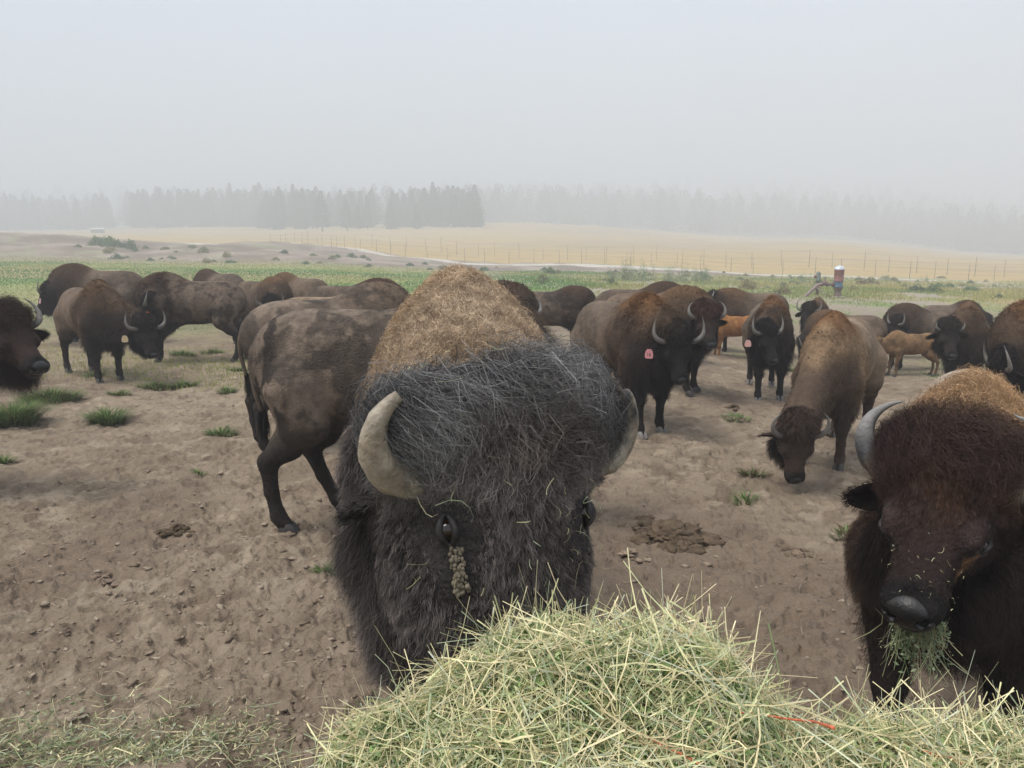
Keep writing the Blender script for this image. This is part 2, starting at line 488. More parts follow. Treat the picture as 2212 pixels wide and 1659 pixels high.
def bison(label, x, y, heading, scale=1.0, coat='dark', poll=None, yaw=0, pitch=-62, roll=0, neck=None,
          horns='cow', vox=.028, nfur=9000, wide=1.0, mop=1.0, calf=False, legs=((0, 0), (.05, 0), (0, 0), (-.08, 0)), fat=1.0, hump=1.0,
          tagc=None, tagside=1, furlen=1.0, seed=1, group='bison of the herd', headcol=None, patch=0.35, z=0.0, strandw=1.0,
          wet=False, neckk=1.0, hoofc=None, tail='down', focus=None, beard=1.0, hwid=1.0, eye=(.242, -.105), eyea=14, eard=-.35, eyes_k=1.0, chestk=1.0, tilt=0, prims=(), rootk=.74, ear=1.0, facelen=1.0, woollen=1.0, nclump=16, crust=0, cat='bison', tagtext=None, extra=None):
    rng = np.random.default_rng(seed)
    if vox > .0165 and not calf: fat *= .89; hwid *= .86; neckk *= .86
    rv = np.random.default_rng(seed + 99); hk = 1.0
    if vox > .0165: hump *= rv.uniform(.92, 1.05); fat *= rv.uniform(.95, 1.07); hk = rv.uniform(.86, 1.06)
    if vox > .0165: nfur = int(nfur * 1.6); strandw *= .85
    if poll is None:
        na, nel, nl = neck or (0, -8, .62)
        poll = (.60 + math.cos(R(na)) * math.cos(R(nel)) * nl, math.sin(R(na)) * math.cos(R(nel)) * nl, 1.22 + math.sin(R(nel)) * nl)
    rig = Rig(poll, head_rot(yaw, pitch, roll, tilt), wide, mop, calf, legs, fat, hump, neckk, hwid, eye, prims)
    root = empty('bison_calf' if calf else 'bison', (x, y, z), R(heading), label, cat, group)
    k = scale
    hd_pts = rig.Hi([(a_, b_, c_) for a_ in (-.28, .62) for b_ in (-.34, .34) for c_ in (-.56, .16)])
    lo = np.minimum(np.array([-1.13, -.5, -.03]), hd_pts.min(0)); hi = np.maximum(np.array([.98, .5, 1.75]), hd_pts.max(0))
    lo[2] = max(lo[2], -.03)
    V, Q = grid_mesh(lambda P: rig.field(P)[0], lo, hi, vox)
    V = V.astype(np.float64)
    N = vnormals(V, Q)
    _, dt, dh = rig.field(V.astype(np.float32))
    rear, fore, crest, dark = [np.array(c) for c in COATS[coat]]
    hcol = np.array(headcol) if headcol is not None else dark

    def regions(P, N):
        _, dt, dh = rig.field(P.astype(np.float32))
        h = rig.H(P.astype(np.float32)).astype(np.float64)
        hw = np.maximum(sst(.03, -.03, dh - dt), sst(.08, .16, h[:, 0]) * sst(.07, .035, dh))        # 1 on the head
        xx, yy, zz = P[:, 0], P[:, 1], P[:, 2]
        return h, hw, xx, yy, zz
    def coatcol(P, N):
        h, hw, xx, yy, zz = regions(P, N)
        wob = fbm(P, 3.2, 3, seed) * .12
        f = sst(-.12, .18, xx + wob + (zz - 1) * .15)
        c = mixc(rear, fore, f)
        # sun-bleached saddle on the back, darker belly
        pn = fbm(P, 4.0, 4, seed + 5)
        c = c * (1 + patch * 1.5 * pn + .35 * fbm(P * np.array([1, 1, .5]), 16, 3, seed + 6))[:, None]
        c = mixc(c, crest * (1 + .3 * pn)[:, None], f * sst(1.18, 1.40, zz + wob * .6) * sst(.26, .10, np.abs(yy)) * sst(.78, .58, xx) if not calf else 0 * f)
        if coat in ('bull', 'hero'):
            c = mixc(c, crest * (1 + .25 * pn)[:, None], f * sst(1.12, 1.32, zz + wob) * sst(1.0, .75, xx + (.22 if coat == 'hero' else 0)) * (sst(.26, .14, np.abs(yy)) if coat == 'hero' else 1))
        if patch > .45:
            pb = sst(.06, .24, fbm(P, 6.5, 5, seed + 61, .6)); c = mixc(c, rear * 1.7, pb * .45 * sst(.1, -.1, xx - .3) * sst(.75, .9, zz))
            pb = sst(.08, .20, fbm(P, 4.2, 5, seed + 62, .6)); c = mixc(c, dark * 1.6, pb * .65 * sst(.6, .3, xx))
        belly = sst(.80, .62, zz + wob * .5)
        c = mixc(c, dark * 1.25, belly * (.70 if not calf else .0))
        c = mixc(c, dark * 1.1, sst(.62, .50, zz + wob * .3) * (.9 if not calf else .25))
        # head and throat
        c = mixc(c, hcol, hw if not calf else hw * .4)
        ft = sst(.35, .62, xx) * sst(1.22, 1.02, zz + wob) * (0 if calf else 1)
        c = mixc(c, dark * 1.2, ft * .8)
        c = mixc(c, (.014, .013, .013), hw * sst(.42, .47, h[:, 0]) * .9)
        c = mixc(c, dark * .8, hw * sst(-.17, -.23, h[:, 2]) * (0 if calf else 1))
        if wet:
            wn = fbm(P * np.array([1, 1, .45]), 14, 2, seed + 9)
            c = mixc(c, dark * 1.2, sst(.05, .2, wn) * sst(-.72, -.86, xx + wob) * .9)
        return c
    col = coatcol(V, N); big_ = vox < .0165
    bcol = col * (.8 if big_ else .95)
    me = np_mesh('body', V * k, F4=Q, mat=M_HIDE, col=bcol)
    body = link('body', me, root)
    # ---- eyes, found where the head surface really is
    eyes = []; lids = []
    for sy in (1, -1):
        ea = R(eyea); rd_ = np.linspace(.34, .04, 120)
        q = np.stack([np.full(120, eye[0]), rd_ * math.cos(ea) * sy, eye[1] - .03 + rd_ * math.sin(ea) - .12 * math.sin(ea)], 1)
        w = rig.Hi(q); dd = rig.head(w.astype(np.float32)); i = int(np.argmax(dd < .002)); p0 = w[i]
        g = np.array([float(rig.head((p0 + e_)[None].astype(np.float32))[0] - rig.head((p0 - e_)[None].astype(np.float32))[0]) for e_ in np.eye(3) * .012])
        g = norm(g); eyes.append((p0 - g * .007, sy)); lids.append((p0, g))
    big = vox < .02
    for (c, sy), (p0, g) in zip(eyes, lids):
        bmv, bf = uvsphere(.0225 * eyes_k, 20 if big else 10, 14 if big else 8)
        o = link('eye', np_mesh('eye', (bmv + c) * k, F4=bf[0], F3=bf[1], mat=M_EYE), root)
        if big:
            a = np.linspace(0, 2 * math.pi, 29)[:-1]
            ta = rig.rot[:, 0].astype(float); ta = norm(ta - g * (ta @ g)); tb = np.cross(g, ta)
            ring = p0 + ta * (.031 * eyes_k * np.cos(a))[:, None] + tb * (.0165 * eyes_k * np.sin(a) * (1 - .25 * np.abs(np.cos(a))))[:, None] + g * (.009 - .012 * np.cos(a) ** 2)[:, None]
            W_ = np.vstack([ring, ring[:1]])
            v, f, _ = tube(W_, np.r_[.0045 + .0025 * np.sin(a) ** 2, .007], 8, cap=False)
            link('eyelid', np_mesh('eyelid', v * k, F4=f, mat=M_LID), o)
    if crust:
        c, sy = eyes[1] if crust < 0 else eyes[0]
        cv, cf_ = uvsphere(1, 7, 5); VV, F4_, F3_, o_ = [], [], [], 0
        for i in range(110):
            t = rng.random() ** .8; hx_ = eye[0] + .030 + .085 * t; hz_ = eye[1] + .010 + np.clip(rng.normal(0, .009), -.016, .016) - .006 * t
            ea = R(eyea); ys = np.linspace(.34, .04, 90); w = rig.Hi(np.stack([np.full(90, hx_), ys * math.cos(ea) * sy, hz_ - .03 + ys * math.sin(ea) - .12 * math.sin(ea)], 1)); dd = rig.head(w.astype(np.float32))
            if not (dd < .003).any(): continue
            pp = w[int(np.argmax(dd < .003))]; sc = rng.uniform(.0020, .0042)
            VV.append(cv * sc * rng.uniform(.7, 1.4, 3) * np.array([1, 1, 1.3]) + pp); F4_.append(cf_[0] + o_); F3_.append(cf_[1] + o_); o_ += len(cv)
        VV = np.concatenate(VV)
        eo = link('eye_crust', np_mesh('eye_crust', VV * k, F4=np.concatenate(F4_), F3=np.concatenate(F3_), mat=M_HORN, col=np.repeat(mixc((.13, .105, .07), (.27, .23, .165), rng.random(len(VV) // len(cv))), len(cv), 0)), root)
        bare = VV.reshape(-1, len(cv), 3).mean(1)
    # ---- horns
    if horns:
        hs = HORNS[horns] if isinstance(horns, str) else horns
        for sy in (1, -1):
            cc = [(a, (b if i_ == 0 else .12 + (b - .12) * hk) * sy, c) for i_, (a, b, c) in enumerate(hs['c'])]
            n = 22
            L_ = rig.Hi(bez(cc, n)); t = np.linspace(0, 1, n)
            r = hs['r'] * ((1 - t ** 1.6) * (1 - hs['tip']) + hs['tip'] * (1 - .5 * t)) + .002
            r *= 1 + .05 * np.sin(t * 40) * (t < .4)
            v, f, f3 = tube(L_, r, 14)
            tt = np.r_[np.repeat(t, 14), 0, 1]
            if hs.get('col') == 'mud':
                nn = fbm(v, 22, 4, seed + 2)
                hc = mixc((.25, .205, .15), (.38, .33, .26), sst(-.3, .3, nn))
                hc = mixc(hc, (.035, .04, .05), sst(.20, .36, fbm(v, 14, 3, seed + 6)) * sst(.45, .6, tt))
                v = v + norm(v - L_[np.clip((tt * (n - 1)).astype(int), 0, n - 1)]) * (nn * .006)[:, None]
            elif hs.get('col') == 'black':
                hc = mixc((.20, .165, .12), (.045, .045, .048), sst(.28, .36, tt))
                hc = mixc(hc, (.30, .29, .27), sst(.40, .75, tt) * .75)
            else:
                hc = mixc((.11, .10, .09), (.195, .185, .165), sst(.1, .6, tt))
                hc = mixc(hc, (.06, .06, .06), sst(.85, 1, tt) * .7)
            link('horn', np_mesh('horn', v * k, F4=f, F3=f3, mat=M_HORN, col=hc), root)
    # ---- ears: cupped leaf with thickness
    for sy in (1, -1):
        n, mrow = 9, 7
        a0 = np.array([.115, .125 * sy, -.135]); dr = norm(np.array([.10, 1.0 * sy, eard if not calf else .1])); wv = norm(np.cross(dr, np.array([1.0, 0, 0.3]))) * 1.0
        nn = np.cross(wv, dr)
        vv = []
        for side in (1, -1):
            for i in range(n):
                t = i / (n - 1); wdt = .060 * ear * math.sin(math.pi * (t * .80 + .14)) ** .6
                for j in range(mrow):
                    s_ = j / (mrow - 1) * 2 - 1
                    p = a0 + dr * .185 * ear * t + wv * wdt * s_ + nn * (.028 * s_ * s_ - .02) * math.sin(math.pi * min(1, t * .9 + .1)) * 1.0 + nn * side * .004 * (1 - abs(s_)) + wv * -.03 * t * t
                    vv.append(p)
        vv = np.array(vv); q = []
        for sd in (0, 1):
            b0 = sd * n * mrow
            for i in range(n - 1):
                for j in range(mrow - 1):
                    a_ = b0 + i * mrow + j; q.append((a_, a_ + 1, a_ + mrow + 1, a_ + mrow) if sd == 0 else (a_, a_ + mrow, a_ + mrow + 1, a_ + 1))
        earv = rig.Hi(vv)
        ec = np.tile(dark * .9 if not calf else rear * .8, (len(vv), 1))
        ear_o = link('ear', np_mesh('ear', earv * k, F4=np.array(q), mat=M_HIDE, col=ec), root)
        if nfur > 3000:
            m_ = 1800 if big else 350
            ix = rng.integers(0, len(vv), m_); i_ = (ix % (n * mrow)) // mrow; j_ = ix % mrow
            P_ = earv[ix] + rng.normal(0, .006, (m_, 3))
            outd = (rig.Hi(vv + dr * .05) - earv)[ix] + (rig.Hi(vv + wv * .03) - earv)[ix] * ((j_ / (mrow - 1) * 2 - 1)[:, None])
            v, f4, f3, cc_ = strands(P_, norm(outd), np.tile([0, 0, 1.0], (m_, 1)), rng.uniform(.008, .026, m_), np.full(m_, .0018 if big else .006), np.tile(dark * .8, (m_, 1)), np.tile(dark * 1.3, (m_, 1)), rng, 2, 0, 0, .2)
            link('ear_fringe', np_mesh('ear_fringe', v * k, F4=f4, F3=f3, mat=M_FUR, col=cc_), ear_o)
        if tagc is not None and sy == tagside:
            tp = rig.Hi([a0 + dr * .165 + np.array([.03, .02 * sy, .05])])[0]
            make_tag(root, tp * k, rig, sy, tagc, k, tagtext)
    # ---- nose pad with nostrils
    def nf(P):
        h = rig.H(P); ay = h.copy(); ay[..., 1] = np.abs(ay[..., 1])
        d = s_ell(h, (.518, 0, -.118), (.043, .058, .046))
        d = smin(d, s_ell(ay, (.516, .048, -.110), (.042, .030, .042)), .02)
        d = smin(d, s_ell(h, (.508, 0, -.088), (.044, .052, .034)), .02)
        d = smin(d, s_ell(h, (.502, 0, -.170), (.046, .060, .026)), .014)
        d = smin(d, s_ell(h, (.478, 0, -.212), (.048, .050, .022)), .006)
        d = np.maximum(d, -s_ell(ay, (.556, .041, -.100), (.026, .018, .014)))
        d = np.maximum(d, -s_ell(ay, (.540, .062, -.090), (.022, .020, .010)))
        return np.maximum(d, -s_ell(h, (.562, 0, -.145), (.010, .0035, .03)))
    pc = rig.Hi([(.53, 0, -.13)])[0]
    v, q = grid_mesh(nf, pc - .15, pc + .15, .006 if big else .016)
    link('nose', np_mesh('nose', v * k, F4=q, mat=M_NOSE), root)
    # ---- hooves: two toes each
    for J in rig.joints():
        (jx, jy, jz), jr = J[-1]
        vv, ff = [], []
        for s_ in (1, -1):
            prof = [(.0, .052), (.035, .048), (.07, .036)]
            b0 = len(vv)
            for zz_, rr in prof:
                for a in range(10):
                    an = 2 * math.pi * a / 10
                    cx_, sn_ = math.cos(an), math.sin(an)
                    vv.append((jx + .018 - zz_ * .25 + rr * 1.25 * (abs(cx_) ** .8 * np.sign(cx_)) * (1.15 if cx_ > 0 else .8), jy + s_ * .026 + rr * .52 * sn_, zz_))
            for i in range(2):
                for a in range(10):
                    ff.append((b0 + i * 10 + a, b0 + i * 10 + (a + 1) % 10, b0 + (i + 1) * 10 + (a + 1) % 10, b0 + (i + 1) * 10 + a))
            vv.append((jx, jy + s_ * .026, .078)); t_ = len(vv) - 1
            ff += [(b0 + 20 + a, b0 + 20 + (a + 1) % 10, t_, t_) for a in range(10)]
        vv = np.array(vv); ff = np.array(ff)
        q4 = ff[ff[:, 2] != ff[:, 3]]; q3 = ff[ff[:, 2] == ff[:, 3]][:, :3]
        hc = np.tile(hoofc or (.05, .045, .042), (len(vv), 1))
        link('hoof', np_mesh('hoof', vv * k, F4=q4, F3=q3, mat=M_HOOF, col=hc), root)
    # ---- tail
    tz = 1.18
    if tail == 'down':
        tp = bez([(-.98, 0, tz), (-1.08, .02, tz - .03), (-1.07, .03, .95), (-1.0, .03, .72)], 12)
    else:
        tp = bez([(-1.0, 0, tz), (-1.20, .02, tz + .10), (-1.22, .05, .95), (-1.10, .05, .66)], 12)
    v, f, f3 = tube(tp, np.linspace(.034, .014, 12), 8)
    tl = link('tail', np_mesh('tail', v * k, F4=f, F3=f3, mat=M_HIDE, col=np.tile(rear * .8, (len(v), 1))), root)
    m_ = 220
    P_ = tp[-1] + rng.normal(0, .012, (m_, 3)) + np.array([0, 0, .03])
    v, f4, f3, cc_ = strands(P_, np.tile([0, 0, -1.0], (m_, 1)), np.tile([1.0, 0, 0], (m_, 1)), rng.uniform(.12, .24, m_), np.full(m_, .005), np.tile(dark * .8, (m_, 1)), np.tile(dark * 1.2, (m_, 1)), rng, 3, .3, 12, .1, jit=.10)
    link('tuft', np_mesh('tuft', v * k, F4=f4, F3=f3, mat=M_FUR, col=cc_), tl)
    # ---- fur
    if nfur > 0:
        tri = np.concatenate([Q[:, [0, 1, 2]], Q[:, [0, 2, 3]]])
        ar = np.linalg.norm(np.cross(V[tri[:, 1]] - V[tri[:, 0]], V[tri[:, 2]] - V[tri[:, 0]]), axis=1)
        cen = V[tri].mean(1)
        h, hw, xx, yy, zz = regions(cen, None)
        dens = 1 + 1.6 * sst(.0, .3, xx) + 1.6 * hw
        dens = dens * np.where(zz < .38, .5, 1) * (1 + 3 * hw * sst(.10, .18, h[:, 0]) * sst(-.20, -.25, h[:, 2]))
        if focus is not None:
            dens = dens * focus(cen, N[tri[:, 0]], h, hw)
        w = ar * dens; w /= w.sum()
        ix = rng.choice(len(tri), nfur, p=w)
        a, b = rng.random((2, nfur)); sw = a + b > 1; a[sw], b[sw] = 1 - a[sw], 1 - b[sw]
        T = tri[ix]; P = V[T[:, 0]] * (1 - a - b)[:, None] + V[T[:, 1]] * a[:, None] + V[T[:, 2]] * b[:, None]
        Nn = norm(N[T[:, 0]] * (1 - a - b)[:, None] + N[T[:, 1]] * a[:, None] + N[T[:, 2]] * b[:, None])
        h, hw, xx, yy, zz = regions(P, Nn)
        cf = furlen * (.6 if calf else 1)
        f = sst(-.05, .22, xx)
        L = .016 + f * .020 * cf
        L = L + sst(.2, .35, xx) * sst(1.05, 1.3, zz) * .014 * cf
        chap = sst(.22, .34, xx) * sst(.74, .66, xx) * sst(.36, .46, zz) * sst(.92, .78, zz) * (1 - hw) * (0 if calf else 1)
        L = L + chap * .055 * chestk
        chest = sst(.15, .4, xx) * sst(.86, .70, zz) * sst(.52, .58, zz) * (1 - hw) * (0 if calf else 1)
        L = L + chest * .032 * chestk
        crown = hw * sst(.17, .05, h[:, 0]) * sst(-.17, -.06, h[:, 2])
        L = L + crown * .022 * cf
        face = hw * sst(.12, .22, h[:, 0])
        L = L * (1 - face * .62) + face * .012 * (facelen - 1) + face * .004
        L = L * (1 - (1 - woollen) * f * (1 - hw) * (sst(.95, 1.15, zz) if woollen > 1 else 1))
        brd = hw * sst(.10, .18, h[:, 0]) * sst(.46, .38, h[:, 0]) * sst(-.205, -.25, h[:, 2]) * (0 if calf else 1)
        L = L + brd * .13 * beard
        throat = (1 - hw) * sst(.7, .85, xx) * sst(1.1, .9, zz) * (0 if calf else 1) * sst(0.1, -.5, Nn[:, 2])
        L = L + throat * .03 * chestk
        L = L * np.where((zz < .42) & (hw < .5), .5, 1)
        keep = ~((hw > .5) & (h[:, 0] > .475)) & (zz > .09)
        for c, _s in eyes:
            ed = np.linalg.norm(P - c, axis=1)
            L = L * (.10 + .90 * sst(.03, .125, ed)); keep &= ed > .026
        if crust:
            bd = np.min(np.linalg.norm(P[:, None] - bare[None, ::3], axis=2), axis=1)
            keep &= bd > .016
            L = L * (.3 + .7 * sst(.015, .05, bd))
        L = np.maximum(L, .008) * rng.uniform(.6, 1.25, nfur)
        back = np.tile([-1.0, 0, -.35], (nfur, 1))
        down = np.tile([0.0, 0, -1.0], (nfur, 1))
        hx = rig.rot[:, 0].astype(float); hz = rig.rot[:, 2].astype(float)
        # comb: body back-and-down, head outward from the crown towards the nose, beard and chaps straight down
        D = back * (1 - f)[:, None] + (back * .3 + down * .7) * f[:, None]
        woolly = f * (1 - hw) * sst(.85, 1.05, zz)
        D = D * (1 - .5 * woolly)[:, None]
        rad = norm(h * np.array([.2, 1, 1]) + np.array([0, 0, .15]))
        Dh = (hx * .8 + down * .35) * .8
        D = D * (1 - hw)[:, None] + Dh * hw[:, None]
        D = D * (1 - crown)[:, None] + (hx * .75 + down * .3 + 0 * hz) * crown[:, None]
        sd = np.clip(chap + chest + brd + throat, 0, 1)
        D = D * (1 - sd)[:, None] + down * 1.2 * sd[:, None]
        fl = np.stack([vnoise(P, 7, seed + 31), vnoise(P, 7, seed + 32), vnoise(P, 7, seed + 33)], 1)
        D = D - Nn * (D * Nn).sum(1, keepdims=True) * (.85 * (1 - sd))[:, None]
        lift = .30 + (.45 if big else .15) * woolly + .25 * crown + .25 * sd
        D = norm(D + fl * (.18 + .35 * woolly + .35 * crown + .15 * hw)[:, None]) + Nn * lift[:, None]
        col = coatcol(P, Nn)
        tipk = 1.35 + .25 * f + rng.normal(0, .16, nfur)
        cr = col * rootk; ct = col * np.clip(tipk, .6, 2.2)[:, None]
        if extra: cr, ct, L, D, keep = extra(P, Nn, h, hw, cr, ct, L, D, keep, rng, rig)
        wd = (.0055 if not big else .0022) * strandw * rng.uniform(.7, 1.3, nfur)
        wd = wd * (1 - .3 * sd)
        P, D, Nn, L, wd, cr, ct, wl, cw = P[keep], D[keep], Nn[keep], L[keep], wd[keep], cr[keep], ct[keep], woolly[keep], crown[keep]
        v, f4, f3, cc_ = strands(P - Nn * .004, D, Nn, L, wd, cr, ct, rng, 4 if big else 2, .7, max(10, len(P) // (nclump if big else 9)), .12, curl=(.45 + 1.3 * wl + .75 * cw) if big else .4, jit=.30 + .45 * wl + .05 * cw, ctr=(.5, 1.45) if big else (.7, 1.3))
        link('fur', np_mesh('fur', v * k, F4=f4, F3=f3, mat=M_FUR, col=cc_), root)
    root['_rig'] = 1
    del root['_rig']
    return root, rig, k

def uvsphere(r, nu, nv):
    V = [(0, 0, r)]
    for j in range(1, nv):
        th = math.pi * j / nv
        for i in range(nu):
            a = 2 * math.pi * i / nu
            V.append((r * math.sin(th) * math.cos(a), r * math.sin(th) * math.sin(a), r * math.cos(th)))
    V.append((0, 0, -r))
    F3 = [(0, 1 + i, 1 + (i + 1) % nu) for i in range(nu)]
    last = len(V) - 1; b = 1 + (nv - 2) * nu
    F3 += [(last, b + (i + 1) % nu, b + i) for i in range(nu)]
    F4 = [(1 + j * nu + i, 1 + (j + 1) * nu + i, 1 + (j + 1) * nu + (i + 1) % nu, 1 + j * nu + (i + 1) % nu) for j in range(nv - 2) for i in range(nu)]
    return np.array(V), (np.array(F4), np.array(F3))

TAGMATS = {}
def make_tag(root, p, rig, sy, col, k, text=None):
    key = tuple(col)
    if key not in TAGMATS: TAGMATS[key] = flat_mat('tag_plastic', col, .45, .4)
    fx = norm(rig.rot[:, 0] * .35 + rig.rot[:, 2] * .75 + rig.rot[:, 1] * sy * .65).astype(float)   # tag faces out of the forehead side
    up = norm(np.array([0, 0, 1.0]) - fx * fx[2]); rt = np.cross(up, fx)
    w, h_ = .046 * k, .048 * k
    out = [(-.45, 1), (.45, 1), (.8, .55), (1, -.2), (.95, -.9), (.6, -1.1), (-.6, -1.1), (-.95, -.9), (-1, -.2), (-.8, .55)]
    n = len(out)
    V = [p + rt * a * w + up * (b * h_ - .035 * k) + fx * t for t in (.004, -.004) for a, b in out]
    me = bpy.data.meshes.new('ear_tag')
    me.from_pydata([tuple(v) for v in V], [], [tuple(range(n))[::-1], tuple(range(n, 2 * n))] + [(i, (i + 1) % n, n + (i + 1) % n, n + i) for i in range(n)])
    me.materials.append(TAGMATS[key])
    o = link('ear_tag', me, root)
    # button
    v, f = uvsphere(.010 * k, 10, 6)
    link('button', np_mesh('button', v * .8 + p + up * (.004 * k) + fx * .004, F4=f[0], F3=f[1], mat=TAGMATS[key]), o)
    if text:
        if 'ink' not in TAGMATS: TAGMATS['ink'] = flat_mat('tag_ink', (.03, .02, .03), .6, .2)
        cu = bpy.data.curves.new('tag_number', 'FONT'); cu.body = text; cu.size = .050 * k; cu.extrude = .0008
        cu.align_x = 'CENTER'; cu.align_y = 'CENTER'
        t = bpy.data.objects.new('tag_number', cu); C.objects.link(t)
        dg = bpy.context.evaluated_depsgraph_get(); mt = bpy.data.meshes.new_from_object(t.evaluated_get(dg))
        bpy.data.objects.remove(t)
        M = Matrix(((rt[0], up[0], fx[0], 0), (rt[1], up[1], fx[1], 0), (rt[2], up[2], fx[2], 0), (0, 0, 0, 1)))
        q = p - up * .045 * k + fx * .0062
        mt.transform(Matrix.Translation(Vector(q)) @ M); mt.materials.clear(); mt.materials.append(TAGMATS['ink'])
        link('tag_number', mt, o)
# ------------------------------------------------------------------ the land: one sheet out to the fog
UN = np.array([-300, 0, 550, 1106, 1700, 2212, 2700], float)
DN = np.array([0, 30, 45, 60, 85, 100, 115, 150, 250, 400, 560, 750, 1000], float)
ZT = np.array([
    # 0   30   45   60   85    100   115   150  250  400  560  750 1000
    [0, .10, .25, .60, .80, 3.9, 3.9, 3.2, 5.1, 9.1, 13., 30, 60],
    [0, .10, .20, .50, .60, 3.5, 3.4, 3.0, 5.1, 9.1, 13., 30, 60],
    [0, .02, .05, .10, .30, 1.7, 1.8, 2.1, 5.2, 11.4, 16., 34, 64],
    [0, -.05, -.10, -.20, -.65, -.55, -.2, 1.2, 4.9, 13.7, 16, 34, 64],
    [0, -.15, -.50, -.85, -1.3, -1.1, -.6, .4, 2.7, 4.9, 10, 34, 64],
    [0, -.35, -.80, -1.25, -1.9, -1.9, -1.7, -1.6, -2.0, -3.6, -1, 24, 60],
    [0, -.35, -.80, -1.25, -1.9, -1.9, -1.7, -1.6, -2.0, -3.6, -1, 24, 60]], float)
def base_z(u, d):
    u = np.clip(u, UN[0], UN[-1]); d = np.clip(d, 0, 999)
    i = np.clip(np.searchsorted(UN, u, side='right') - 1, 0, len(UN) - 2); a = (u - UN[i]) / (UN[i + 1] - UN[i])
    j = np.clip(np.searchsorted(DN, d, side='right') - 1, 0, len(DN) - 2); b = (d - DN[j]) / (DN[j + 1] - DN[j])
    a = a * a * (3 - 2 * a)
    return (ZT[i, j] * (1 - a) + ZT[i + 1, j] * a) * (1 - b) + (ZT[i, j + 1] * (1 - a) + ZT[i + 1, j + 1] * a) * b
def ud(x, y):
    r = np.hypot(x, y); az = np.clip(np.arctan2(x, y), -R(42), R(42))
    return CXP + FPX * np.tan(az), r * np.cos(az)
def smooth_z(x, y):
    u, d = ud(x, y)
    z = 0
    for k_, w in ((.9, .25), (1.0, .5), (1.1, .25)): z = z + w * base_z(u, d * k_)
    z = z * sst(5, 25, d)
    z = z - .34 * sst(8, 16, d) * sst(45, 20, d) * sst(1380, 1900, u)
    return z
def rough_z(x, y):
    u, d = ud(x, y)
    p = np.stack([x, y, np.zeros_like(x)], -1)
    z = smooth_z(x, y)
    z = z + fbm(p, .09, 3, 3) * .9 * sst(75, 110, d)
    # eroded spoil banks on the left
    bank = sst(80, 92, d) * sst(150, 118, d) * sst(1000, 500, u)
    z = z + (1 - np.abs(fbm(p, .16, 4, 8))) * 1.0 * bank - .6 * bank
    near = sst(40, 12, d)
    z = z + fbm(p, .8, 3, 21) * .035 * sst(70, 20, d)
    hoofs = fbm(p, 3.2, 4, 23, .6)
    z = z + hoofs * .055 * near
    hp = fbm(p * np.array([1, 1.6, 1]), 6.5, 2, 35)
    z = z - .030 * sst(.22, .36, hp) * sst(20, 9, d)
    z = z + (.22 - np.abs(fbm(p * np.array([.75, 1.5, 1]), 5, 3, 27, .55))) * .055 * sst(20, 8, d)
    z = z + (np.abs(fbm(p, 9, 3, 29, .6)) - .2) * -.038 * sst(18, 6, d)
    z = z + np.maximum(fbm(p, 21, 2, 31, .6) - .12, 0) * .05 * sst(13, 5, d)
    return z
def gz(x, y):
    return float(rough_z(np.array([float(x)]), np.array([float(y)]))[0])
def sz(x, y):
    return float(smooth_z(np.array([float(x)]), np.array([float(y)]))[0])

def road_off(x, y):
    """signed distance beyond the pale canal road"""
    return (y - (105.0 - .56 * x + .0012 * x * x)) / math.hypot(1, .56)

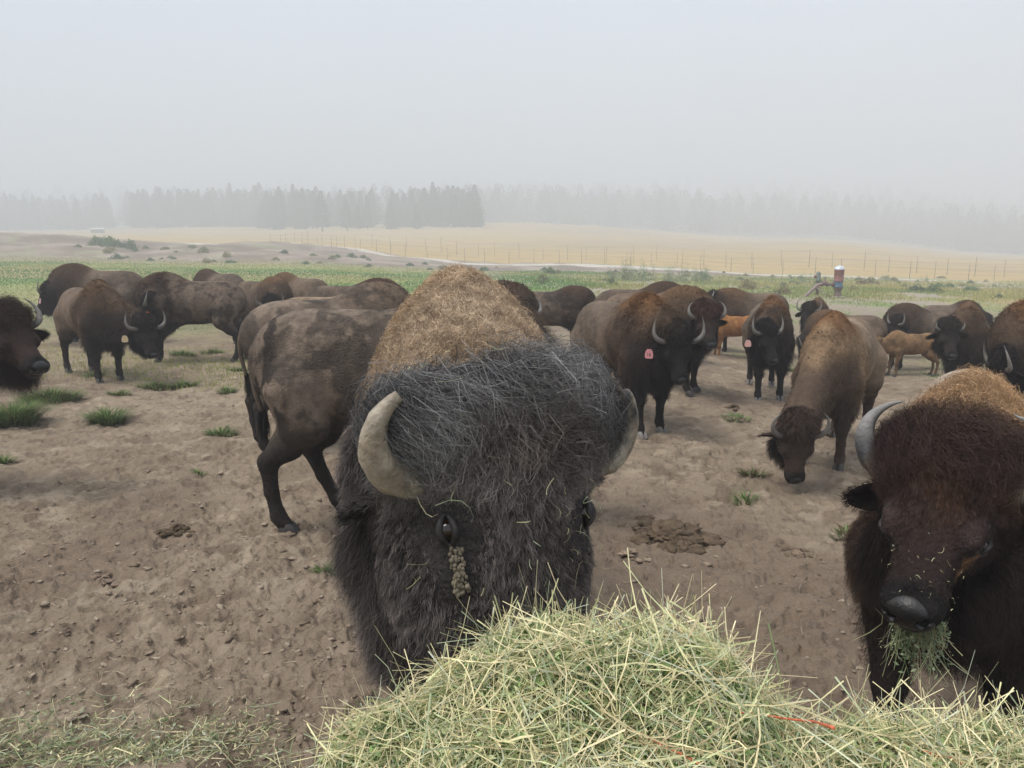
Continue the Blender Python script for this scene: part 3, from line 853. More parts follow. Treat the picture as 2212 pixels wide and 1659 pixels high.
def ground_colour(x, y):
    u, d = ud(x, y)
    p = np.stack([x, y, np.zeros_like(x)], -1)
    n1 = fbm(p, .35, 4, 41); n2 = fbm(p, 2.5, 4, 43); n3 = fbm(p, .05, 3, 47); n4 = fbm(p, 9, 3, 49)
    c = mixc((.210, .162, .115), (.305, .243, .178), .5 + .8 * n1)
    c = c * (1 + .22 * n2 + .10 * n4)[:, None]
    crumb = sst(.10, .32, fbm(p, 7, 3, 63, .6)) * sst(24, 10, d)
    c = mixc(c, (.150, .110, .080), crumb * .65)
    c = mixc(c, (.40, .33, .245), sst(.14, .34, fbm(p, 5, 4, 64, .6)) * .5 * sst(24, 10, d))
    c = mixc(c, (.185, .138, .102), sst(.15, .45, fbm(p, .55, 3, 51)) * .7)
    c = mixc(c, (.20, .152, .115), sst(6.0, 3.0, d) * sst(-.5, .3, n1 + (u - 1106) / 2500) * .8)
    # pale greyer, drier flats farther out
    c = mixc(c, (.40, .335, .27), sst(16, 40, d) * .6)
    # green flush: sparse from 12 m, solid on the left from 22 m
    lf = sst(1350, 700, u + 300 * n3)
    g = sst(.30, .0, -n1 * .5 - n2 * .3 + .22 - .50 * sst(10, 26, d) * (.35 + .65 * lf) + .10 - .0)
    g = g * sst(9, 18, d)
    gc = mixc((.17, .27, .075), (.33, .35, .13), sst(-.2, .35, fbm(p, .12, 3, 53)))
    gc = mixc(gc, (.36, .30, .14), sst(.1, .4, fbm(p, .07, 3, 54) + sst(60, 80, d) * .3))
    c = mixc(c, gc, g * (.25 + .55 * sst(18, 40, d)) * sst(90, 74, d))
    # scrubby grey flats and rusty weeds right of centre
    sc = sst(26, 40, d) * sst(1150, 1250, u) 
    scc = mixc((.34, .30, .23), (.28, .30, .15), sst(-.1, .25, n1))
    scc = mixc(scc, (.38, .27, .15), sst(.0, .3, fbm(p, .22, 3, 57)) * sst(1500, 1900, u))
    c = mixc(c, scc, sc * .85)
    bank = sst(74, 88, d)
    bc = mixc((.22, .17, .135), (.36, .295, .24), sst(-.2, .4, fbm(p, .25, 4, 59)))
    bc = mixc(bc, (.30, .30, .18), sst(.15, .35, fbm(p, .4, 3, 60)) * .6)
    c = mixc(c, bc, bank)
    ro = road_off(x, y)
    gold = mixc((.44, .325, .155), (.38, .29, .165), sst(-.2, .4, fbm(p * np.array([.4, 1, 1]), .05, 4, 61)))
    gold = mixc(gold, (.46, .335, .15), sst(60, 10, ro + 20 * n3) * .8)
    gold = gold * (1 + .12 * n1)[:, None]
    c = mixc(c, gold, sst(3, 6, ro + n1 * 2))
    c = mixc(c, (.30, .36, .20), sst(2.2, 3.0, ro) * sst(6.5, 4.5, ro) * sst(1200, 1400, u) * .7)
    c = mixc(c, (.56, .51, .44), sst(-2.6, -1.2, ro + n2) * sst(3.2, 1.8, ro + n2))
    c = mixc(c, (.17, .18, .12), sst(410, 470, d) * .8)
    return np.clip(c, .01, 1)

az = np.unique(np.concatenate([np.linspace(-R(39), R(39), 760), np.linspace(-math.pi, math.pi, 120)]))
az = az[:-1] if abs(az[-1] - math.pi) < 1e-6 else az
rr = np.concatenate([[.25], np.geomspace(.6, 2.0, 30)[:-1], np.geomspace(2.0, 22, 560)[:-1], np.geomspace(22, 1080, 350)])
A_, R_ = np.meshgrid(az, rr, indexing='ij')
X, Y = (np.sin(A_) * R_).ravel(), (np.cos(A_) * R_).ravel()
Z = rough_z(X, Y)
na, nr_ = len(az), len(rr)
i_, j_ = np.meshgrid(np.arange(na), np.arange(nr_ - 1), indexing='ij')
i_, j_ = i_.ravel(), j_.ravel(); i2 = (i_ + 1) % na
Fq = np.stack([i_ * nr_ + j_, i_ * nr_ + j_ + 1, i2 * nr_ + j_ + 1, i2 * nr_ + j_], 1)
V = np.stack([X, Y, Z], 1)
V = np.vstack([V, [[0, 0, 0]]]); cc = np.vstack([ground_colour(X, Y), [[.2, .15, .11]]])
i_ = np.arange(na)
F3 = np.stack([i_ * nr_, ((i_ + 1) % na) * nr_, np.full(na, len(V) - 1)], 1)[:, ::-1]
M_GROUND = vcol_mat('ground', 0.95, 0.08, noise=3.0, amt=0.16, bump=(14, 1.0, .05))
n_ = M_GROUND.node_tree; b_ = n_.nodes['Principled BSDF']
# second, finer crumb layer in the bump and the colour
tcn = n_.nodes.new('ShaderNodeTexCoord'); fn = n_.nodes.new('ShaderNodeTexNoise')
fn.inputs['Scale'].default_value = 55; fn.inputs['Detail'].default_value = 7; fn.inputs['Roughness'].default_value = .7
n_.links.new(tcn.outputs['Object'], fn.inputs['Vector'])
bp2 = n_.nodes.new('ShaderNodeBump'); bp2.inputs['Strength'].default_value = .8; bp2.inputs['Distance'].default_value = .012
n_.links.new(fn.outputs[0], bp2.inputs['Height'])
n_.links.new(b_.inputs['Normal'].links[0].from_socket, bp2.inputs['Normal'])
n_.links.new(bp2.outputs[0], b_.inputs['Normal'])
tag(link('ground', np_mesh('ground', V, F4=Fq[:, ::-1], F3=F3[:, ::-1], mat=M_GROUND, col=cc)), kind='structure')

# ------------------------------------------------------------------ haze: one closed box of even fog
bx = [(-1150, -1150, -12), (1150, -1150, -12), (1150, 1150, -12), (-1150, 1150, -12), (-1150, -1150, 120), (1150, -1150, 120), (1150, 1150, 120), (-1150, 1150, 120)]
hz_me = bpy.data.meshes.new('haze')
hz_me.from_pydata(bx, [], [(0, 3, 2, 1), (4, 5, 6, 7), (0, 1, 5, 4), (1, 2, 6, 5), (2, 3, 7, 6), (3, 0, 4, 7)])
hm = bpy.data.materials.new('haze'); hm.use_nodes = True; hm.node_tree.nodes.clear()
ho = hm.node_tree.nodes.new('ShaderNodeOutputMaterial'); pv = hm.node_tree.nodes.new('ShaderNodeVolumePrincipled')
pv.inputs['Color'].default_value = (.79, .83, .88, 1)
pv.inputs['Density'].default_value = .0038
pv.inputs['Anisotropy'].default_value = .0
hm.node_tree.links.new(pv.outputs[0], ho.inputs['Volume'])
hz_me.materials.append(hm)
tag(link('haze', hz_me), kind='stuff')
# ------------------------------------------------------------------ conifers
M_LEAF = vcol_mat('needles', .8, .15)
M_BARK = flat_mat('bark', (.10, .07, .05), .9, .1, noise=3)
def pine_meshes(seed, h=17.0, w=3.2, bare=.12):
    rng = np.random.default_rng(seed)
    v, f, f3 = tube([(0, 0, -.5), (.1, 0, h * .3), (0, .1, h * .7), (0, 0, h * .97)], [.32, .25, .14, .03], 7)
    tr = np_mesh('trunk', v, F4=f, F3=f3, mat=M_BARK)
    n = 1900
    t = rng.random(n) ** .8
    zz = h * (bare + (1 - bare) * t)
    an = rng.uniform(0, 6.283, n)
    lob = 1 + .28 * np.sin(an * 2 + seed * 1.7 + zz * .5) + .2 * np.sin(an * 5 + zz * 1.3)
    ring = (zz * .62 + seed * .3 + .15 * np.sin(an * 2)) % 1.0                 # whorls of boughs
    rmax = w * 1.15 * (1 - t) ** .72 * (.50 + .62 * (1 - ring)) * lob * (.55 + .45 * sst(0, .10, t)) + .10
    r = rmax * rng.random(n) ** .40
    c = np.stack([r * np.cos(an), r * np.sin(an), zz - r * .30], 1)
    dirr = np.stack([np.cos(an), np.sin(an), rng.uniform(-.55, .25, n)], 1)
    sd = norm(np.cross(dirr, rng.normal(0, 1, (n, 3)))); s = (rng.uniform(.3, .85, n) * (1 - .55 * t))[:, None]
    V = np.stack([c - sd * s * .45, c + sd * s * .45, c + dirr * s * 1.3 + sd * s * .1], 1).reshape(-1, 3)
    base = mixc((.030, .045, .026), (.055, .072, .036), rng.random(n))
    cr = np_mesh('crown', V, F3=np.arange(3 * n).reshape(-1, 3), mat=M_LEAF, col=np.repeat(base, 3, 0), smooth=False)
    return tr, cr
PINES = [pine_meshes(s, h, w, b) for s, h, w, b in ((1, 17, 3.4, .10), (2, 19, 3.2, .08), (3, 15, 3.0, .06), (4, 18, 4.2, .16), (5, 15, 3.4, .05), (6, 18.5, 3.8, .12))]
rngf = np.random.default_rng(77)
FAR_TREES = []
def pine(x, y, s=1.0, kind=None, label='tall dark pine in the misty wood left of centre', group='pines of the misty wood'):
    kd = int(rngf.integers(0, len(PINES))) if kind is None else kind
    o = empty('pine_tree', (x, y, gz(x, y) - .1), rngf.uniform(0, 6.28), label, 'tree', group)
    o.scale = (s, s, s * rngf.uniform(.92, 1.02))
    for nm, me in zip(('trunk', 'crown'), PINES[kd]):
        link(nm, me, o)
    return o
def wood(px0, px1, d0, d1, n, s0, s1, **kw):
    for i in range(n):
        px = rngf.uniform(px0, px1); d = rngf.uniform(d0, d1)
        pine((px - CXP) / FPX * d, d, rngf.uniform(s0, s1), **kw)
# the stand in the middle, its edge ragged against the field
wood(575, 1035, 335, 400, 115, .80, 1.04, label='dark pine in the misty stand behind the golden field', group='pines of the middle stand')
for px, d, s in ((1030, 214, .62), (1018, 218, .75), (1005, 224, .80), (1040, 222, .35), (985, 214, .68), (800, 212, .66), (905, 212, .6), (850, 216, .72), (780, 208, .5)):
    d *= 1.5; s *= 1.12
    pine((px - CXP) / FPX * d, d, s, label='dark pine at the ragged front edge of the middle stand', group='edge pines of the middle stand')
pine((704 - CXP) / FPX * 305, 305, .95, 3, 'lone bare-stemmed pine standing in the pale field before the stand', None)
pine((612 - CXP) / FPX * 340, 340, .75, 4, 'small round pine at the left edge of the pale clearing', None)
pine((757 - CXP) / FPX * 308, 308, .68, 3, 'thin small pine between the lone pine and the stand', None)
wood(285, 600, 395, 450, 95, .95, 1.2, label='pale misty pine in the wood left of the pale clearing', group='pines of the left wood')
wood(-20, 262, 430, 500, 75, .9, 1.18, label='faint pine in the far left wood behind the spoil bank', group='pines of the far left wood')
# the rest of the forest climbs the slope behind and is lost in the fog: one mass
Vs, Fs, Cs = [], [], []
def far_tree(px, d, s):
    x, y = (px - CXP) / FPX * d, d
    kd = int(rngf.integers(0, 6)); me = PINES[kd][1]
    far_tree.cache = getattr(far_tree, 'cache', {})
    if kd not in far_tree.cache:
        a = np.empty(len(me.vertices) * 3, dtype=np.float32); me.vertices.foreach_get('co', a)
        far_tree.cache[kd] = a.reshape(-1, 3, 3)[::3].reshape(-1, 3)
    v = far_tree.cache[kd] * s * np.array([1.5, 1.5, 1.0])
    a = rngf.uniform(0, 6.28); ca, sa = math.cos(a), math.sin(a)
    v = np.stack([v[:, 0] * ca - v[:, 1] * sa + x, v[:, 0] * sa + v[:, 1] * ca + y, v[:, 2] + sz(x, y)], 1)
    Vs.append(v)
for i in range(330): far_tree(rngf.uniform(-250, 1100), rngf.uniform(540, 940), rngf.uniform(1.0, 1.5))
for i in range(110): far_tree(rngf.uniform(580, 1020), rngf.uniform(395, 430), rngf.uniform(.9, 1.1))
for i in range(70): far_tree(rngf.uniform(290, 600), rngf.uniform(440, 480), rngf.uniform(.95, 1.2))
for i in range(60): far_tree(rngf.uniform(-30, 255), rngf.uniform(490, 520), rngf.uniform(.95, 1.2))
for i in range(900):
    px = rngf.uniform(1030, 2500); d0 = np.interp(px, [1030, 1500, 1900, 2060, 2212, 2500], [490, 490, 490, 450, 410, 390])
    far_tree(px, min(960, d0 + abs(rngf.normal(0, 190))), rngf.uniform(1.0, 1.5))
for i in range(60):
    px = rngf.uniform(1850, 2500); d0 = np.interp(px, [1030, 1500, 1900, 2060, 2212, 2500], [490, 490, 490, 450, 410, 390])
    far_tree(px, d0 + abs(rngf.normal(0, 12)), rngf.uniform(.9, 1.3))
V = np.concatenate(Vs)
col = mixc((.030, .045, .026), (.055, .072, .036), np.repeat(rngf.random(len(V) // 3), 3))
tag(link('forest', np_mesh('forest', V, F3=np.arange(len(V)).reshape(-1, 3), mat=M_LEAF, col=col, smooth=False)), 'fogbound conifer forest on the slope behind the fields', 'forest', kind='stuff')

# ------------------------------------------------------------------ fences along the canal road
M_POST = flat_mat('fence_post', (.16, .13, .11), .8, .2, noise=8)
M_WIRE = flat_mat('fence_wire', (.22, .20, .18), .6, .4, metal=.5)
def fence(label, off, x0, x1, step, h, wires, seed):
    rng = np.random.default_rng(seed)
    root = empty('wire_fence', (x0, 0, 0), 0, label, 'fence', 'wire fences along the pale road')
    xs = []
    x = x0
    while x < x1:
        xs.append(x); x += step * rng.uniform(.8, 1.2) * (1 + max(0, (x - 10)) * -.002)
    pts = []
    for x in xs:
        y = 105.0 - .56 * x + .0012 * x * x + off * math.hypot(1, .56); pts.append((x, y, gz(x, y)))
    pts = pts[:98]
    for (x, y, z) in pts:
        hh = h * rng.uniform(.9, 1.1); w = .027 * rng.uniform(.8, 1.3); lx = rng.normal(0, .03)
        v, f, f3 = tube([(x - x0, y, z - .2), (x - x0 + lx, y, z + hh)], [w, w * .8], 6)
        link('post', np_mesh('post', v, F4=f, F3=f3, mat=M_POST), root)
    for hgt in wires:
        P_ = []
        for a, b in zip(pts[:-1], pts[1:]):
            for t in (0, .5): P_.append((a[0] * (1 - t) + b[0] * t - x0, a[1] * (1 - t) + b[1] * t, a[2] * (1 - t) + b[2] * t + hgt * h - (.04 if t else 0)))
        P_.append((pts[-1][0] - x0, pts[-1][1], pts[-1][2] + hgt * h))
        v, f, f3 = tube(P_, [.007] * len(P_), 4)
        link('wire', np_mesh('wire', v, F4=f, F3=f3, mat=M_WIRE), root)
fence('nearer wire fence of thin dark posts along the pale road', 4.5, -42, 66, 3.0, 1.9, (.35, .6, .82, .97), 5)
fence('farther tall wire fence on the golden field edge behind the road fence', 17, -45, 75, 3.3, 2.2, (.3, .6, .95), 6)

# ------------------------------------------------------------------ bushes, weeds, ground cover
def leafy(seed, r=.8, h=.9, n=240, leaf=.12, cols=((.10, .15, .06), (.17, .22, .09)), upright=.3):
    rng = np.random.default_rng(seed)
    a = rng.uniform(0, 6.283, n); t = rng.random(n); q = rng.random(n) ** .5
    lump = 1 + .35 * np.sin(a * 3 + seed)
    c = np.stack([np.cos(a) * r * q * lump * (1 - t * .45), np.sin(a) * r * q * lump * (1 - t * .45), t * h * (1 - q * .5) * (1 + .2 * np.sin(a * 2)) + .02], 1)
    d = norm(rng.normal(0, 1, (n, 3)) + np.array([0, 0, upright * 3]) + np.stack([np.cos(a), np.sin(a), a * 0], 1) * .5)
    s = norm(np.cross(d, rng.normal(0, 1, (n, 3)))); l = leaf * rng.uniform(.6, 1.6, n)[:, None]
    V = np.stack([c - s * l * .35, c + s * l * .35, c + d * l * 1.5], 1).reshape(-1, 3)
    col = np.repeat(mixc(cols[0], cols[1], rng.random(n)), 3, 0)
    return V, col
M_BUSH = vcol_mat('bush_leaf', .8, .15, trans=.15)
BUSH = []
for sd, cols in ((1, ((.13, .19, .08), (.20, .26, .11))), (2, ((.20, .22, .11), (.30, .29, .14))), (3, ((.10, .15, .09), (.17, .22, .12))), (4, ((.34, .28, .14), (.26, .24, .11)))):
    V, col = leafy(sd, .8, .85, 260, .15, cols)
    BUSH.append(np_mesh('shrub', V, F3=np.arange(len(V)).reshape(-1, 3), mat=M_BUSH, col=col, smooth=False))
KN = ['leafy green', 'olive-yellow', 'dark green', 'dry straw-brown']
def bush(px, d, s, kd, label, group, sh=1.0):
    if 'scrubby' in label: label = KN[kd] + (' bush' if s < .6 else ' larger bush') + ' dotted over the grey bank ' + ('near its green clump' if px < 420 else 'left of the bull hump' if px < 820 else 'behind the bull hump')
    if 'weed clump' in label: label = KN[kd] + ' weed clump on the flat ' + ('left of the tall weeds' if px < 1320 else 'around the tall weeds' if px < 1560 else 'near the water pump' if px < 1900 else 'right of the water pump') + (' by the road' if d > 68 else '')
    x, y = (px - CXP) / FPX * d, d
    o = link('shrub', BUSH[kd]); o.location = (x, y, gz(x, y) - .05); o.scale = (s, s, s * sh); o.rotation_euler = (0, 0, rngf.uniform(0, 6))
    tag(o, label, 'shrub', group)
for px, d, s, sh in ((222, 96, 1.9, 1.2), (238, 97, 1.8, 1.3), (252, 95, 1.9, 1.35), (268, 96, 1.5, 1.2), (283, 96, 1.2, 1.2), (296, 95, 1.5, 1.5), (304, 94, .9, .9)):
    bush(px, d, s * .62, 2 if px % 2 else 0, 'dense green bush in the clump on top of the spoil bank', 'green bushes on the spoil bank', sh)
for i in range(46):
    px = rngf.uniform(180, 1120); d = rngf.uniform(78, 98)
    bush(px, d, rngf.uniform(.35, .85), int(rngf.integers(0, 4)), 'low scrubby bush dotted over the grey bank', 'scrub bushes on the grey banks', rngf.uniform(.6, 1.1))
for i in range(64):
    px = rngf.uniform(1130, 2230); d = rngf.uniform(38, 92)
    bush(px, d, rngf.uniform(.28, .75), int(rngf.integers(0, 4)), 'small dry weed clump on the flat before the road', 'weed clumps on the flat', rngf.uniform(.6, 1.2))
# tall mullein-like weeds
def weed_mesh(seed):
    rng = np.random.default_rng(seed); Vv, Cv = [], []
    for k in range(9):
        b = rng.normal(0, .35, 2); hh = rng.uniform(.9, 1.9); n = 46
        t = rng.random(n); a = rng.uniform(0, 6.283, n); w = .16 * (1 - t) + .03
        c = np.stack([b[0] + np.cos(a) * w, b[1] + np.sin(a) * w, t * hh], 1)
        d = norm(np.stack([np.cos(a), np.sin(a), a * 0 + .9], 1)); s = norm(np.cross(d, rng.normal(0, 1, (n, 3)))); l = .11 * (1.2 - t)[:, None]
        Vv.append(np.stack([c - s * l * .4, c + s * l * .4, c + d * l * 1.6], 1).reshape(-1, 3)); Cv.append(np.repeat(mixc((.20, .27, .14), (.33, .36, .20), rng.random(n)), 3, 0))
        st = np.array([[b[0] - .015, b[1], 0], [b[0] + .015, b[1], 0], [b[0], b[1], hh + .1]]); Vv.append(st); Cv.append(np.tile([.25, .24, .15], (3, 1)))
    return np.concatenate(Vv), np.concatenate(Cv)
WEED = []
for s_ in (11, 12, 13):
    V, col = weed_mesh(s_); WEED.append(np_mesh('tall_weed', V, F3=np.arange(len(V)).reshape(-1, 3), mat=M_BUSH, col=col, smooth=False))
for i, (px, d, s) in enumerate(((1350, 56, 1.0), (1372, 55, 1.1), (1395, 57, .9), (1440, 55, .8), (1462, 56, 1.0), (1510, 60, .9), (1522, 60, .8), (1320, 60, .6), (1735, 62, .6), (1500, 58, .7), (1905, 75, .6), (1990, 78, .5))):
    x, y = (px - CXP) / FPX * d, d
    o = link('tall_weed', WEED[i % 3]); o.location = (x, y, gz(x, y)); o.scale = (s, s, s); o.rotation_euler = (0, 0, i)
    tag(o, 'tall spiky grey-green weed standing on the flat before the road', 'weed', 'tall weeds before the road')

# grass cover: one mass nobody could count
M_GRASS = vcol_mat('grass_blade', .75, .2, trans=.25)
def blades(X, Y, Z, hgt, wid, col, rng, lean=.5):
    n = len(X); a = rng.uniform(0, 6.283, n); b = rng.uniform(0, 6.283, n)
    d = np.stack([np.cos(a) * lean * rng.random(n), np.sin(a) * lean * rng.random(n), np.ones(n)], 1)
    s = np.stack([np.cos(b), np.sin(b), np.zeros(n)], 1) * (wid * .5)[:, None]
    P0 = np.stack([X, Y, Z - .02], 1); h = hgt[:, None]
    P1 = P0 + d * h * .55; P2 = P1 + norm(d * np.array([2.2, 2.2, .8])) * h * .5
    V = np.stack([P0 - s, P0 + s, P1 + s * .7, P1 - s * .7, P2], 1).reshape(-1, 3)
    base = (np.arange(n) * 5)[:, None]
    return V, base + np.array([[0, 1, 2, 3]]), base + np.array([[3, 2, 4]]), np.repeat(col, 5, 0)
rg = np.random.default_rng(5)
n = 210000
d = 11 * (84 / 11) ** (rg.random(n) ** .8); u = rg.uniform(-120, 2330, n)
x = (u - CXP) / FPX * d; y = d
p = np.stack([x, y, x * 0], 1)
lf = sst(1350, 700, u + 300 * fbm(p, .05, 3, 47))
dn = fbm(p, .35, 4, 41) * .5 + fbm(p, 2.5, 4, 43) * .3 + .50 * sst(10, 26, d) * (.35 + .65 * lf) + .28 * sst(9.5, 12, d) * sst(18, 13, d) * lf + .75 * sst(30, 44, d) * sst(900, 1300, u) * sst(-.1, .3, fbm(p, .25, 3, 90) + .1)
k = dn > .10 + rg.uniform(0, .35, n)
x, y, d, u, p = x[k], y[k], d[k], u[k], p[k]; n = len(x)
yel = sst(-.15, .35, fbm(p, .12, 3, 53) + .25 * sst(50, 70, d)) * (.4 + .6 * rg.random(n)) + .45 * sst(1200, 1500, u) * sst(24, 36, d)
col = mixc((.13, .26, .055), (.44, .40, .15), np.clip(yel, 0, 1)) * rg.uniform(.7, 1.25, (n, 1))
far = sst(12, 60, d)
hgt = (.045 + .055 * far + .05 * sst(18, 13, d)) * rg.uniform(.5, 1.4, n) * (1 + .8 * sst(30, 45, d) * sst(1000, 1400, u)); wid = .010 + .06 * far
V, F4, F3, cc = blades(x, y, rough_z(x, y), hgt, wid, col, rg)
tag(link('grass', np_mesh('grass', V, F4=F4, F3=F3, mat=M_GRASS, col=cc)), 'patchy green and straw-yellow grass over the pasture', 'grass', kind='stuff')

# ------------------------------------------------------------------ shed and pump
M_TIN = flat_mat('shed_roof', (.75, .76, .77), .4, .5, noise=2, amt=.1)
M_SHED = flat_mat('shed_wall', (.20, .17, .15), .8, .2, noise=4)
def boxv(lo, hi):
    x0, y0, z0 = lo; x1, y1, z1 = hi
    return np.array([(x0, y0, z0), (x1, y0, z0), (x1, y1, z0), (x0, y1, z0), (x0, y0, z1), (x1, y0, z1), (x1, y1, z1), (x0, y1, z1)], float)
BOXF = np.array([(0, 3, 2, 1), (4, 5, 6, 7), (0, 1, 5, 4), (1, 2, 6, 5), (2, 3, 7, 6), (3, 0, 4, 7)])
x, y = (228 - CXP) / FPX * 300, 300
sh = empty('shed', (x, y, gz(x, y)), .1, 'small dark open shed with a white roof at the foot of the left wood', 'shed')
v = boxv((-2.2, -1, -.5), (2.2, 1, 1.6)); link('wall', np_mesh('wall', v, F4=BOXF, mat=M_SHED, smooth=False), sh)
v = boxv((-2.6, -1.3, 1.61), (2.6, 1.3, 1.85)); v[4:6, 2] -= .0; v[[2, 3, 6, 7], 2] += .35
link('roof', np_mesh('roof', v, F4=BOXF, mat=M_TIN, smooth=False), sh)
# bleached dead branches lying at the edge of the stand
M_DEAD = flat_mat('dead_wood', (.55, .52, .47), .8, .2, noise=5)
x, y = (926 - CXP) / FPX * 304, 304
o = empty('fallen_branch', (x, y, gz(x, y)), 0, 'bleached fallen branch at the foot of the middle pine stand', 'branch')
for a, b, c in (((-2.2, 0, 0), (-.8, 0, 1.5), (.2, 0, 1.9)), ((-1.0, 0, 1.2), (.2, 0, .4), (1.4, .2, .2)), ((-.2, 0, 1.8), (.5, 0, 1.2), (.9, 0, 1.6))):
    v, f, f3 = tube([a, b, c], [.14, .10, .04], 6); link('limb', np_mesh('limb', v, F4=f, F3=f3, mat=M_DEAD), o)

def lathe(prof, seg=24):
    V, F = [], []
    for r, z in prof:
        for k_ in range(seg):
            a = 2 * math.pi * k_ / seg; V.append((r * math.cos(a), r * math.sin(a), z))
    for i in range(len(prof) - 1):
        for k_ in range(seg): F.append((i * seg + k_, i * seg + (k_ + 1) % seg, (i + 1) * seg + (k_ + 1) % seg, (i + 1) * seg + k_))
    return np.array(V), np.array(F)
M_RED = flat_mat('faded_red_paint', (.24, .105, .085), .6, .4, noise=5, amt=.35)
M_RUST = flat_mat('rusty_steel', (.17, .115, .095), .8, .3, noise=9, amt=.4)
M_BLUE = flat_mat('faded_blue_paint', (.11, .19, .28), .55, .4, noise=14, amt=.4)
M_CAP = flat_mat('galvanised_cap', (.62, .66, .72), .35, .5, metal=.3, noise=8, amt=.15)
M_PIPE = flat_mat('brown_pipe', (.23, .17, .155), .65, .4, noise=7, amt=.25)
M_GREYP = flat_mat('grey_green_box', (.17, .20, .17), .6, .4, noise=8)
M_PALEP = flat_mat('pale_brace', (.42, .38, .27), .7, .3, noise=8)
M_CONC = flat_mat('concrete', (.42, .37, .29), .9, .1, noise=5)
PD = 38.0
px0 = (1806 - CXP) / FPX * PD
pb = gz(px0, PD)
K = (2.1 - pb + 0) / 1.0
pump = empty('water_pump', (px0, PD, pb + .0), 0, 'rusty red irrigation well pump with silver cap and bent discharge pipe', 'pump')
m1 = PD / FPX                                    # metres per picture unit at the pump
def L(name, prof, mat, par=pump, off=(0, 0, 0)):
    v, f = lathe(prof); return link(name, np_mesh(name, v + np.array(off), F4=f, mat=mat), par)
L('concrete_base', [(0, .0), (.34, .0), (.34, .06), (0, .06)], M_CONC)
L('pedestal', [(0, .06), (.20, .06), (.20, .10), (.155, .13), (.15, .30), (.175, .34), (.235, .50), (.24, .51), (0, .51)], M_RUST)
L('flange', [(0, .511), (.25, .511), (.25, .545), (0, .545)], M_BLUE)
hd_ = L('discharge_head', [(0, .546), (.21, .546), (.19, .58), (.18, .66), (.21, .73), (.22, .76), (0, .76)], M_BLUE)
mo = L('motor', [(0, .761), (.19, .761), (.235, .80), (.24, .82), (.225, .835), (.225, 1.27), (.238, 1.29), (.238, 1.36), (0, 1.36)], M_RED)
L('band', [(.225, 1.13), (.243, 1.13), (.243, 1.16), (.225, 1.16)], M_RUST, mo)
L('cap', [(.247, 1.361), (.247, 1.40), (.20, 1.47), (.10, 1.53), (.03, 1.56), (0, 1.57)], M_CAP)
for k_ in range(10):
    a = 2 * math.pi * k_ / 10; v, f = lathe([(0, 0), (.018, 0), (.018, .03), (0, .03)], 8)
    link('bolt', np_mesh('bolt', v + np.array([.225 * math.cos(a), .225 * math.sin(a), .545]), F4=f, mat=M_RUST), hd_)
v, f, f3 = tube([(-.1, 0, .64), (-.85, 0, .64), (-.98, 0, .62), (-1.1, 0, .54), (-1.45, -.05, .20), (-1.68, -.08, .0), (-1.8, -.1, -.12)], [.075] * 7, 14)
pp = link('discharge_pipe', np_mesh('discharge_pipe', v, F4=f, F3=f3, mat=M_PIPE), pump)
for xx in (-.27, -.55, -.80):
    v, f = lathe([(0, -.022), (.115, -.022), (.115, .022), (0, .022)], 18); v = v[:, [2, 1, 0]]; link('coupling', np_mesh('coupling', v + np.array([xx, 0, .64]), F4=f, mat=M_RUST), pp)
va = L('valve', [(0, .60), (.14, .60), (.13, .72), (.07, .80), (.045, .84), (.03, .86), (.03, .95), (0, .95)], M_RUST, pump, (-.67, 0, 0))
v, f = lathe([(.05, .95), (.075, .96), (.075, .975), (.05, .985)], 14); link('valve_wheel', np_mesh('valve_wheel', v + np.array([-.67, 0, 0]), F4=f, mat=M_RUST), va)
v, f, f3 = tube([(-1.08, 0, .50), (-.33, .0, .04)], [.028, .028], 8); link('brace', np_mesh('brace', v, F4=f, F3=f3, mat=M_PALEP), pump)
# second smaller pump standing just behind
p2 = empty('control_box', (px0 - .38, PD + 1.6, gz(px0 - .38, PD + 1.6)), 0, 'small grey-green meter box on a stub post behind the bent pipe', 'meter box')
v, f = lathe([(0, -.1), (.07, -.1), (.09, .30), (.15, .34), (.15, .42), (0, .42)], 16); link('stub_post', np_mesh('stub_post', v, F4=f, mat=M_RUST), p2)
v, f = lathe([(0, .70), (.12, .70), (.13, .76), (.115, .80), (.115, 1.10), (.09, 1.16), (.04, 1.2), (0, 1.21)], 16); bxo = link('housing', np_mesh('housing', v, F4=f, mat=M_GREYP), p2)
v, f = lathe([(0, .421), (.05, .421), (.05, .699), (0, .699)], 10); link('riser', np_mesh('riser', v, F4=f, mat=M_PIPE), p2)
v, f = lathe([(0, 0), (.07, 0), (.07, .10), (0, .10)], 14); v = v[:, [2, 1, 0]] * np.array([-1, 1, 1]); link('dial', np_mesh('dial', v + np.array([-.10, 0, .95]), F4=f, mat=M_RED), bxo)
# ------------------------------------------------------------------ the herd
def put(px, Yd, zc=1.0):
    c, s = math.cos(PITCH), math.sin(PITCH)
    f = Yd * c - (zc - EYE) * s
    return (px - CXP) / FPX * f
def herd(label, px, Yd, heading, scale, poll=None, hh=None, pitch=-62, **kw):
    x = put(px, Yd); z = sz(x, Yd)
    if poll is not None:
        w = at(*poll) - np.array([x, Yd, z]); a = R(-heading); ca, sa = math.cos(a), math.sin(a)
        l = np.array([w[0] * ca - w[1] * sa, w[0] * sa + w[1] * ca, w[2]]) / scale
        kw['poll'] = l
    yaw = (hh - heading) if hh is not None else kw.pop('yaw', 0)
    root, rig, k = bison(label, x, Yd, heading, scale, yaw=yaw, pitch=pitch, z=z, **kw)
    return root, rig, k

